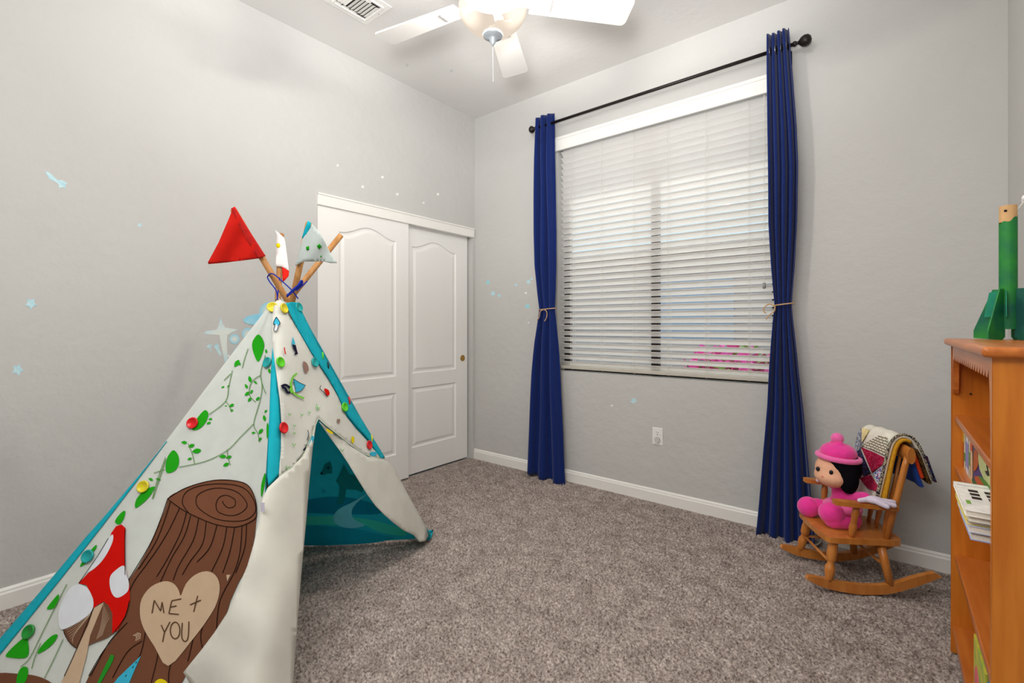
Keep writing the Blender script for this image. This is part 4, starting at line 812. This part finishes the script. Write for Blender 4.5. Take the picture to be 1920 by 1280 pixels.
for k in range(4):
    a = math.atan2(-Rv[1], -Rv[0])+k*PI/2+.25; e = V3([math.cos(a), math.sin(a), 0]); w = V3([-e[1], e[0], 0])
    mk('fin', prism([(.017, SZ+.165), (.040, SZ+.165), (.092, SZ+.03), (.092, SZ+.004), (.030, SZ+.0), (.017, SZ+.01)], lambda p, q: V3([rx, ry, 0])+e*p+Zv*q-w*.002, w*.004), M_rk if k != 1 else M_rk2, rk)
    mk('tab', prism([(.024, SZ+.16), (.044, SZ+.155), (.055, SZ+.075), (.03, SZ+.075)], lambda p, q: V3([rx, ry, 0])+e*p*.9+w*(.003+(p-.02)*.55)+Zv*q, w*.002), mat('rocket_tab', (20, 140, 110), .6, .1, 30), rk)
mk('cotton_puff', cat_geo([ellipsoid((rx+.05+.008*math.cos(i*2), ry+.03+.008*math.sin(i*2), 1.57+.006*(i % 3)), .012, 10, 7) for i in range(5)]), mat('cotton', (240, 240, 240), .95, .03, 60), rk, smooth=True)
mk('puff_wire', tube([(rx+.018, ry+.012, 1.54), (rx+.04, ry+.028, 1.572)], .0015, 6), M_cordw, rk)

# ------------------------------------------------------------------ child's rocking chair
CO = V3([-.150, 2.695, 0]); CA = math.radians(28.2); cu = V3([math.cos(CA), math.sin(CA), 0]); cs = V3([-cu[1], cu[0], 0])
ch = thing('rocking_chair', "child's small wooden rocking chair with turned legs by the window", 'rocking chair', tuple(CO), CA)
def c2w(p): p = np.asarray(p, float); return CO+p[..., 0:1]*cu+p[..., 1:2]*cs+p[..., 2:3]*Zv
def loc(px_, py_, yl):
    d = ray(px_, py_); p0 = CO+cs*yl; k = ((p0-EYEP)@cs)/(d@cs); q = EYEP+d*k-CO; return V3([q@cu, yl, q[2]])
bot = spline([(-.235, .044), (-.17, .016), (-.08, .002), (0, 0), (.10, .016), (.20, .058), (.29, .106)], False, 6)
top_ = spline([(.262, .120), (.19, .094), (.10, .055), (0, .040), (-.10, .044), (-.19, .056), (-.228, .058)], False, 6)
rprof = [tuple(p) for p in bot]+[tuple(p) for p in top_]
for y in (-.148, .148): mk('rocker', prism(rprof, lambda a, b: (a, y-.011, b), (0, .022, 0)), M_chair, ch, 'local', bevel=.004)
def seat_outline():
    return spline([(-.155, -.11), (-.145, -.150), (-.11, -.158), (.06, -.146), (.13, -.138), (.158, -.11), (.16, 0), (.158, .11), (.13, .138), (.06, .146), (-.11, .158), (-.145, .150), (-.155, .11), (-.160, 0)], True, 4)
mk('seat', prism([tuple(p) for p in seat_outline()], lambda a, b: (a, b, .213), (0, 0, .024)), M_chair, ch, 'local', bevel=.006, seg=3)
def turned(p0, p1, prof): p0 = V3(p0); p1 = V3(p1); L_ = np.linalg.norm(p1-p0); return lathe([(a*L_, r) for a, r in prof], p0, p1-p0, 16)
LEG = [(0, .0125), (.08, .0145), (.25, .0205), (.36, .0195), (.42, .013), (.44, .0145), (.46, .0125), (.48, .015), (.54, .0195), (.7, .0205), (.9, .0185), (1, .016)]
BLEG = [(0, .0145), (.5, .0165), (1, .017)]
for sy in (-1, 1):
    mk('leg', turned((-.143, sy*.148, .040), (-.112, sy*.125, .215), LEG), M_chair, ch, 'local', smooth=True)
    mk('leg', turned((.100, sy*.148, .046), (.078, sy*.115, .215), BLEG), M_chair, ch, 'local', smooth=True)
    mk('side_stretcher', tube([(-.130, sy*.138, .115), (.090, sy*.134, .115)], .0065, 10), M_chair, ch, 'local', smooth=True) if sy > 0 else None
    mk('armrest', prism([tuple(p) for p in spline([(-.118, -.018), (-.122, 0), (-.118, .018), (-.06, .022), (.0, .018), (.118, .012), (.122, 0), (.118, -.012), (.0, -.018), (-.06, -.022)], True, 3)], lambda a, b: (a, sy*.150+b, .383-.05*(a+.1)*.9), (0, 0, .018)), M_chair, ch, 'local', bevel=.004)
    mk('arm_post', turned((-.045, sy*.132, .234), (-.030, sy*.147, .383), [(0, .010), (.15, .012), (.3, .0155), (.42, .014), (.46, .011), (.5, .0135), (.55, .012), (.75, .0145), (1, .011)]), M_chair, ch, 'local', smooth=True)
    mk('back_post', turned((.098, sy*.122, .232), (.176, sy*.128, .60), [(0, .0125), (.4, .0135), (.9, .0125), (1, .011)]), M_chair, ch, 'local', smooth=True)
mk('stretcher', tube([(-.130, -.138, .118), (-.130, .138, .118)], .0065, 10), M_chair, ch, 'local', smooth=True)
mk('stretcher', tube([(.088, -.130, .12), (.088, .130, .12)], .0065, 10), M_chair, ch, 'local', smooth=True)
for y in (-.062, 0, .062):
    mk('spindle', turned((.120, y, .233), (.186, y, .59), [(0, .007), (.1, .009), (.25, .012), (.36, .008), (.4, .010), (.6, .0075), (1, .006)]), M_chair, ch, 'local', smooth=True)
mk('top_rail', grid(lambda s, t: V3([.176+.02*math.sin(PI*s)+.014*(t if t < .5 else 1-t)*0+.030*math.cos(2*PI*t)*.5+.05*(.62-.58)*0, -.152+.304*s, .612+.034*math.sin(2*PI*t)]), 16, 16), M_chair, ch, 'local', smooth=True)
for e in (-1, 1):
    mk('rail_end', prism([(.015*math.cos(q), .034*math.sin(q)) for q in np.linspace(0, 2*PI, 16, endpoint=False)], lambda a, b: (.176+a, e*.152, .612+b), (0, e*.004, 0)), M_chair, ch, 'local', bevel=.002)

# ------------------------------------------------------------------ patchwork quilt over the chair back
qt = thing('patchwork_quilt', 'folded patchwork quilt draped over the back of the rocking chair', 'quilt', tuple(c2w(V3([.18, .03, .68]))*V3([1, 1, 1])), CA)
qpath = spline([(.085, .345), (.098, .42), (.115, .50), (.132, .58), (.150, .645), (.176, .672), (.210, .664), (.242, .615), (.268, .55), (.292, .485)], False, 8)
qd = np.concatenate([[0], np.cumsum(np.linalg.norm(np.diff(qpath, axis=0), axis=1))]); qd /= qd[-1]
QY0, QY1 = -.088, .175
def q_fn(off):
    def fn(s, t):
        x = np.interp(t, qd, qpath[:, 0]); z = np.interp(t, qd, qpath[:, 1]); e = 1e-2
        dx = np.interp(t+e, qd, qpath[:, 0])-np.interp(t-e, qd, qpath[:, 0]); dz = np.interp(t+e, qd, qpath[:, 1])-np.interp(t-e, qd, qpath[:, 1]); L_ = np.hypot(dx, dz)+1e-9
        nx_, nz_ = -dz/L_, dx/L_
        y = QY0+(QY1-QY0)*s; w = .004*np.sin(s*9+t*5)+.003*np.sin(s*17-t*7)
        p = np.stack([x+nx_*(off+w), y, z+nz_*(off+w)], -1)
        return c2w(p)
    return fn
Q = Patch(q_fn(.012)); Q.n = None
def q_mesh(off, s0, s1, t0, t1, nu=24, nv=40, m=None, name='layer', th=.007, label=None):
    fn = q_fn(off); S, T = np.meshgrid(np.linspace(s0, s1, nu+1), np.linspace(t0, t1, nv+1)); P = fn(S.ravel(), T.ravel()); w = nu+1
    return mk(name, (P, [(j*w+i, j*w+i+1, (j+1)*w+i+1, (j+1)*w+i) for j in range(nv) for i in range(nu)]), m, qt, smooth=True, solid=th, label=label)
def pat(name, c1, c2, kind, scale, extra=None):
    m = mat(name, c1, .9, .05, 30, .3, 200, spec=.08, dist=.002); nt = m.node_tree; N = nt.nodes; b = N['Principled BSDF']
    tc = N['Texture Coordinate']
    if kind == 'brick':
        t = N.new('ShaderNodeTexBrick'); t.inputs['Scale'].default_value = scale; t.inputs['Mortar Size'].default_value = .032; t.inputs['Color1'].default_value = (*s2l(c1), 1); t.inputs['Color2'].default_value = (*s2l(c1), 1); t.inputs['Mortar'].default_value = (*s2l(c2), 1); outp = t.outputs['Color']
        sx_ = N.new('ShaderNodeSeparateXYZ'); cx_ = N.new('ShaderNodeCombineXYZ'); nt.links.new(tc.outputs['Object'], sx_.inputs[0]); nt.links.new(sx_.outputs['Y'], cx_.inputs['X']); nt.links.new(sx_.outputs['Z'], cx_.inputs['Y']); nt.links.new(cx_.outputs[0], t.inputs['Vector'])
    else:
        t = N.new('ShaderNodeTexVoronoi'); t.inputs['Scale'].default_value = scale; nt.links.new(tc.outputs['Object'], t.inputs['Vector'])
        rp = N.new('ShaderNodeValToRGB'); rp.color_ramp.interpolation = 'CONSTANT'; cols = [c2, c1]+(extra or []); els = rp.color_ramp.elements
        sp = N.new('ShaderNodeSeparateColor'); nt.links.new(t.outputs['Color'], sp.inputs[0])
        els[0].position = 0; els[0].color = (*s2l(cols[0]), 1); els[1].position = 1/len(cols); els[1].color = (*s2l(cols[1]), 1)
        for i, c in enumerate(cols[2:]): e = els.new((i+2)/len(cols)); e.color = (*s2l(c), 1)
        nt.links.new(sp.outputs[0], rp.inputs[0]); outp = rp.outputs[0]
    nt.links.new(outp, b.inputs['Base Color']); return m
Q_white = mat('quilt_white', (238, 232, 218), .9, .05, 60, .3, 150, spec=.08); Q_cream = mat('quilt_cream', (244, 224, 165), .9, .05, 60, .3, 150, spec=.08); Q_yel = mat('quilt_yellow', (206, 150, 40), .9, .12, 60, .3, 150, spec=.08)
Q_speck = pat('quilt_speckle', (150, 160, 178), (96, 104, 130), 'v', 220, [(200, 200, 205), (130, 120, 120)]); Q_geo = pat('quilt_geometric', (226, 220, 196), (34, 30, 24), 'brick', 22); Q_red = pat('quilt_red', (168, 20, 62), (140, 12, 48), 'v', 300, [(196, 60, 96)]); Q_flor = pat('quilt_floral', (214, 216, 234), (70, 90, 160), 'v', 180, [(236, 236, 244), (200, 90, 130), (120, 150, 200)]); Q_dark = pat('quilt_dark_floral', (40, 34, 70), (20, 22, 40), 'v', 200, [(90, 40, 60), (60, 80, 120)]); Q_blue = mat('quilt_blue', (26, 70, 160), .9, .1, 60); Q_or = mat('quilt_orange', (232, 70, 22), .9, .08, 60); Q_bind = pat('quilt_binding', (30, 32, 60), (200, 190, 160), 'v', 320); Q_brown = pat('quilt_brown', (110, 80, 40), (60, 44, 28), 'v', 200)
q_mesh(.004, .0, 1, 0, 1, m=Q_white, name='quilt_top', th=.010, label='white ground of the quilt')
def qp(poly, m, name='patch', off=.007):
    v, f = cdt(poly, 6); s, t = Q.hit(v[:, 0], v[:, 1], .5, .4); s = np.clip(s, 0, 1); t = np.clip(t, 0, .98); fn = q_fn(.012+off*.4)
    return mk(name, (fn(s, t), f), m, qt, solid=.0015)
qp([(1600, 806), (1616, 802), (1618, 836), (1610, 846), (1600, 846)], Q_speck)
qp([(1617, 802), (1631, 806), (1617, 830)], Q_cream)
qp([(1616, 835), (1632, 826), (1648, 817), (1664, 820), (1669, 859), (1643, 846)], Q_geo)
qp([(1616, 838), (1642, 849), (1667, 862), (1636, 886)], Q_red)
qp([(1638, 888), (1667, 866), (1664, 900), (1661, 926), (1648, 908)], Q_flor)
qp([(1600, 850), (1614, 842), (1634, 887), (1622, 893), (1606, 880)], Q_dark)
qp([(1612, 896), (1634, 890), (1648, 912), (1655, 925), (1628, 915)], Q_red)
q_mesh(.014, -.015, .025, .0, .99, 3, 60, Q_bind, 'binding', .008, 'dark speckled binding along the near edge')
q_mesh(-.010, -.06, .9, .10, .66, 16, 40, Q_yel, 'inner_layer', .012, 'mustard yellow inner fold')
q_mesh(-.012, -.10, .9, .72, .99, 16, 30, Q_brown, 'inner_layer', .008, 'brown inner fold')
q_mesh(-.030, -.08, .9, .76, .94, 16, 20, Q_or, 'inner_layer', .014, 'orange inner fold')
q_mesh(-.045, -.09, .9, .80, 1.0, 16, 20, Q_blue, 'inner_layer', .010, 'blue inner fold')
q_mesh(.018, -.05, .9, .80, 1.0, 16, 20, Q_dark, 'outer_layer', .006, 'dark blue outer fold')

# ------------------------------------------------------------------ plush doll on the chair
dl = thing('plush_doll', 'plush doll in pink with black hair and white mittens, sitting on the rocking chair', 'doll', tuple(c2w(V3([-.02, 0, .238]))), CA)
M_pink = mat('pink_plush', (240, 62, 158), .95, .06, 40, .4, 400, spec=.05, sheen=.4, dist=.002); M_pink2 = mat('pink_plush_light', (248, 110, 180), .95, .06, 40, .4, 400, spec=.05, sheen=.4, dist=.002); M_skin = mat('plush_skin', (238, 182, 150), .95, .03, 40, .3, 400, spec=.05); M_hair = mat('plush_black', (16, 15, 20), .95, .1, 60, .5, 300, spec=.05); M_mitt = mat('plush_white', (226, 216, 236), .95, .03, 40, .3, 400, spec=.05)
def soft(name, parts, m, vox=.005, label=None, parent=dl):
    g = cat_geo([(c2w(v), f) for v, f in parts]); o = mk(name, g, m, parent, smooth=True, label=label)
    r = o.modifiers.new('remesh', 'REMESH'); r.mode = 'VOXEL'; r.voxel_size = vox; r.use_smooth_shade = True
    s = o.modifiers.new('smooth', 'SMOOTH'); s.factor = .5; s.iterations = 6; return o
def capsule(p0, p1, r0, r1, n=7):
    p0 = V3(p0); p1 = V3(p1); return cat_geo([ellipsoid(lerp(p0, p1, q), lerp(r0, r1, q), 16, 10) for q in np.linspace(0, 1, n)])
hc = V3([-.048, .006, .492])
fA = loc(1516, 950, .085); fB = loc(1560, 962, -.035)
hand = V3([.035, -.150, .412])
soft('body', [ellipsoid((.0, .015, .315), (.062, .075, .085)), ellipsoid((-.005, .012, .375), (.05, .062, .05)), capsule((.0, .055, .275), (-.09, .085, .285), .045, .04), capsule((.0, -.03, .275), (-.075, -.04, .275), .045, .042),
              capsule((.0, -.045, .385), (.02, -.110, .410), .026, .022), capsule((.0, .06, .385), (-.02, .12, .40), .026, .022)], M_pink, label='pink plush body and dress')
soft('skirt', [ellipsoid((-.012, .015, .318), (.078, .092, .032))], M_pink2, .006)
for nm, c, r in (('shoe', fA, (.05, .045, .05)), ('shoe', fB, (.056, .052, .052))): soft(nm, [ellipsoid(c, r), ellipsoid(c+V3([.05, 0, -.005]), (.035, .035, .035))], M_pink)
soft('head', [ellipsoid(hc, (.080, .086, .080)), ellipsoid(hc+V3([-.02, -.012, -.026]), (.068, .082, .050))], M_skin, .004, 'pale plush face')
soft('hair', [ellipsoid(hc+V3([.022, .0, .018]), (.084, .095, .086)), ellipsoid(hc+V3([.024, -.074, -.02]), (.042, .026, .068)), ellipsoid(hc+V3([.018, .074, -.02]), (.042, .026, .066))], M_hair, .005, 'short black plush hair')
soft('hat', [ellipsoid(hc+V3([.014, 0, .082]), (.074, .080, .048)), capsule(hc+V3([.01, -.02, .12]), hc+V3([.01, .02, .122]), .02, .02)], M_pink, .005, 'soft pink cap')
mk('hat_brim', (lambda g: (c2w(g[0]), g[1]))((lambda g: (V3(g[0]), g[1]))(tube([hc+V3([.014+.080*math.cos(q), .088*math.sin(q), .062-.004*math.cos(q)]) for q in np.linspace(0, 2*PI, 32, endpoint=False)], .012, 10, closed=True))), M_pink2, dl, smooth=True)
soft('pompom', [ellipsoid(hc+V3([.01, .0, .148]), .027)], M_pink2, .004)
fd = V3([-math.cos(.62), -math.sin(.62), 0]); fs = V3([fd[1], -fd[0], 0])
for sgn in (-1, 1):
    e = hc+fd*.0795+fs*sgn*.030+Zv*.006
    mk('eye', (lambda g: (c2w(g[0]), g[1]))(ellipsoid(e, (.0085, .0085, .011), 14, 10)), mat('doll_eye', (22, 20, 30), .2), dl, smooth=True)
mk('nose', (lambda g: (c2w(g[0]), g[1]))(ellipsoid(hc+fd*.091+Zv*-.020, (.007, .007, .006), 12, 8)), mat('doll_nose', (226, 140, 120), .8), dl, smooth=True)
mk('mouth', (lambda g: (c2w(V3(g[0])), g[1]))(tube([hc+fd*(.0885-.0008*(i*i))+fs*i*.006+Zv*(-.042+.0009*i*i) for i in (-3, -2, -1, 0, 1, 2, 3)], .0018, 6)), mat('doll_mouth', (190, 70, 80), .8), dl, smooth=True)
soft('mitten', [ellipsoid(hand, (.036, .024, .017)), capsule(hand+V3([.015, .002, 0]), hand+V3([.078, .004, -.006]), .013, .011), capsule(hand+V3([.010, -.014, 0]), hand+V3([.064, -.026, -.010]), .013, .011), capsule(hand+V3([.0, -.018, 0]), hand+V3([.030, -.040, -.012]), .013, .0115), capsule(hand+V3([-.02, .0, 0]), hand+V3([-.058, -.006, -.004]), .013, .010)], M_mitt, .0035, 'white mitten resting on the armrest')
soft('mitten', [ellipsoid((-.030, .135, .402), (.03, .022, .018)), capsule((-.045, .135, .402), (-.07, .13, .400), .012, .010)], M_mitt, .0035)

# ------------------------------------------------------------------ wall decals
def mat_grad(name, kind, r, c_in, c_out, center=.15):
    if name in MC: return MC[name]
    m = bpy.data.materials.new(name); m.use_nodes = True; nt = m.node_tree; N = nt.nodes; b = N['Principled BSDF']; b.inputs['Roughness'].default_value = .7; b.inputs['Specular IOR Level'].default_value = .2
    tc = N.new('ShaderNodeTexCoord'); mp = N.new('ShaderNodeMapping'); mp.inputs['Scale'].default_value = (1/r, 1/r, 1/r); g = N.new('ShaderNodeTexGradient'); g.gradient_type = 'SPHERICAL'
    nt.links.new(tc.outputs['Object'], mp.inputs[0]); nt.links.new(mp.outputs[0], g.inputs[0]); rp = N.new('ShaderNodeValToRGB')
    rp.color_ramp.elements[0].color = (*s2l(c_out), 1); rp.color_ramp.elements[0].position = 0; rp.color_ramp.elements[1].color = (*s2l(c_in), 1); rp.color_ramp.elements[1].position = .75
    nt.links.new(g.outputs['Fac'], rp.inputs[0]); nt.links.new(rp.outputs[0], b.inputs['Base Color']); MC[name] = m; return m
SKYB, PALE = (140, 212, 236), (226, 232, 226)
def wall_pt(wall, x, y):
    if wall == 'L': return on_X(x, y, XL)
    if wall == 'W': return on_Y(x, y, YW)
    return on_z(x, y, H)
NRM = {'L': V3([1, 0, 0]), 'W': V3([0, -1, 0]), 'C': V3([0, 0, -1])}
def decal(name, poly, wall, label, m=None, group=None, c=None, cat='wall decal'):
    P = np.array([wall_pt(wall, x, y) for x, y in poly]); n = NRM[wall]
    o = V3(wall_pt(wall, *c)) if c else P.mean(0)
    if wall == 'L': f2 = lambda p: (p[1], p[2])
    elif wall == 'W': f2 = lambda p: (p[0], p[2])
    else: f2 = lambda p: (p[0], p[1])
    tri = tessellate_polygon([[Vector((*f2(p), 0)) for p in P]]); k = len(P)
    V = np.concatenate([P, P+n*.0012]); F = [tuple(t) for t in tri]+[tuple(i+k for i in t) for t in tri]+[(i, (i+1) % k, (i+1) % k+k, i+k) for i in range(k)]
    if m is None: m = mat_grad('decal_%d' % int(np.linalg.norm(P-o, axis=1).max()*1000), 's', float(np.linalg.norm(P-o, axis=1).max())*1.05, PALE, SKYB)
    return mk(name, (V, F), m, None, org=o, label=label, cat=cat, group=group)
def star(cx, cy, r, n=6, inner=.55, rot=0.3): return [(cx+(r if i % 2 == 0 else r*inner)*math.cos(rot+PI*i/n), cy+(r if i % 2 == 0 else r*inner)*math.sin(rot+PI*i/n)) for i in range(2*n)]
def disc(cx, cy, r, n=20, ry=None): return [(cx+r*math.cos(2*PI*i/n), cy+(ry or r)*math.sin(2*PI*i/n)) for i in range(n)]
D_star = mat('decal_star', (206, 232, 236), .7, .06, 60, rgb2=(170, 216, 230)); D_white = mat('decal_white', (240, 240, 236), .6, .02, 60)
decal('shooting_star_decal', [(84, 321), (90, 322), (98, 328), (108, 338), (112, 337), (119, 339), (126, 343), (122, 348), (124, 353), (116, 351), (110, 353), (110, 346), (104, 341), (92, 335)], 'L', 'pale blue shooting star decal high on the left wall', D_star)
decal('star_decal', star(58, 569, 12, 5), 'L', 'pale blue star decal on the left wall, upper of the two near the frame edge', D_star, 'single stars on the left wall')
decal('star_decal', star(33, 693, 12, 5, rot=.1), 'L', 'pale blue star decal on the left wall, lower of the two near the frame edge', D_star, 'single stars on the left wall')
decal('star_decal', star(262, 422, 4.5, 5), 'L', 'tiny pale star decal midway along the left wall', D_star)
C6 = lambda pts: [(360+x/8, 560+y/8) for x, y in pts]
decal('four_point_star_decal', C6([(430, 280), (460, 380), (500, 432), (700, 460), (590, 505), (528, 545), (522, 700), (535, 870), (520, 1060), (470, 860), (436, 680), (410, 545), (190, 530), (200, 485), (370, 465), (400, 400)]), 'L', 'large pale blue four-pointed star decal left of the tent', mat_grad('big_star', 's', .20, PALE, SKYB), None, (420, 638))
decal('star_decal', C6([(255, 665), (270, 690), (320, 690), (280, 715), (290, 815), (258, 735), (210, 722), (240, 700)]), 'L', 'small star decal with a tail below the big four-pointed star, left of two', D_star)
decal('star_decal', C6([(365, 660), (380, 690), (412, 695), (395, 725), (440, 830), (425, 860), (375, 790), (355, 745), (322, 725), (345, 700)]), 'L', 'small star decal with a tail below the big four-pointed star, right of two', D_star)
decal('ball_decal', disc(439.5, 635.5, 9.5), 'L', 'smaller round pale blue ball decal left of the tent'); decal('ball_decal', disc(465, 625.5, 11.5), 'L', 'larger round pale blue ball decal left of the tent')
decal('planet_decal', disc(461, 670, 26, 32), 'L', 'big round blue planet decal half hidden behind the tent')
decal('ringed_planet_decal', disc(505, 585, 19, 28), 'L', 'ringed blue planet decal peeking out behind the tent top')
P_ = [(492+36*math.cos(q)-0*math.sin(q), 598+11*math.sin(q)-7*math.cos(q)*.35) for q in np.linspace(0, 2*PI, 32, endpoint=False)]
rg = decal('planet_ring_decal', P_, 'L', 'flat blue ring decal across the planet behind the tent top', mat('decal_ring', (128, 208, 238), .7, .06, 20, rgb2=(170, 222, 240)), None); rg.location.x += .0014
for x, y, r, w in ((480, 616, 2, 'upper'), (429, 667, 2, 'lower')): decal('dot_decal', disc(x, y, r, 10), 'L', 'tiny white dot decal among the planet decals, the %s one' % w, D_white, 'white dots among the planets')
for x, y, r, w in ((633, 310, 2, 'leftmost'), (680, 350, 2.4, 'second from left'), (717, 332, 2.4, 'third from left'), (745, 364, 2.4, 'fourth from left'), (794, 380, 1.8, 'fifth from left'), (821, 364, 2.4, 'rightmost')): decal('dot_decal', disc(x, y, r, 10), 'L', 'tiny white dot decal above the closet, %s of six' % w, D_white, 'white dots above the closet')
D_glow = mat('decal_glow', (160, 214, 224), .7, .05, 60)
decal('dot_decal', disc(915, 529, 3.2, 12, 4), 'W', 'blue dot decal on the window wall beside the closet', D_glow)
decal('star_decal', star(924.5, 550, 5.5, 5), 'W', 'small pale star decal on the window wall nearest the closet', D_star)
decal('dot_decal', disc(936, 554, 3, 10), 'W', 'pale dot decal just right of the star nearest the closet', D_star)
decal('star_decal', star(967, 534, 3.4, 5), 'W', 'tiny pale star decal between the closet and the left curtain', D_star)
decal('star_decal', star(991, 528, 5, 5), 'W', 'small pale star decal touching the left curtain', D_star)
decal('dot_decal', disc(997, 522, 2.2, 10), 'W', 'pale dot decal at the edge of the left curtain', D_star)
decal('dot_decal', disc(986, 549, 2, 10), 'W', 'tiny white dot decal left of the left curtain, the upper one', D_white)
decal('dot_decal', disc(989, 574, 4, 14), 'W', 'blue dot decal left of the curtain tieback', D_glow)
decal('dot_decal', disc(991, 605, 1.6, 10), 'W', 'tiny white dot decal left of the left curtain, the lowest one', D_white)
decal('star_decal', star(1188, 751, 6.5, 5), 'W', 'pale blue star decal under the window', D_star)
decal('dot_decal', disc(1147, 760, 1.8, 10), 'W', 'tiny white dot decal under the window', D_white)
decal('star_decal', star(763, 122, 3.5, 5), 'C', 'faint tiny star decal on the ceiling, left of two', mat('decal_faint', (205, 208, 208), .7)); decal('star_decal', star(846, 132, 4, 5), 'C', 'faint tiny star decal on the ceiling below the fan', mat('decal_faint', (205, 208, 208), .7))
# loose white cable on the carpet behind the right curtain
cb = [on_z(x, y, .008) for x, y in ((1528, 1022), (1536, 1018), (1541, 1008), (1538, 1000), (1532, 1004))]
mk('cable', tube(spline(cb, False, 6), .003, 8), M_cordw, None, smooth=True, label='short loop of white cable on the carpet behind the right curtain', cat='cable')
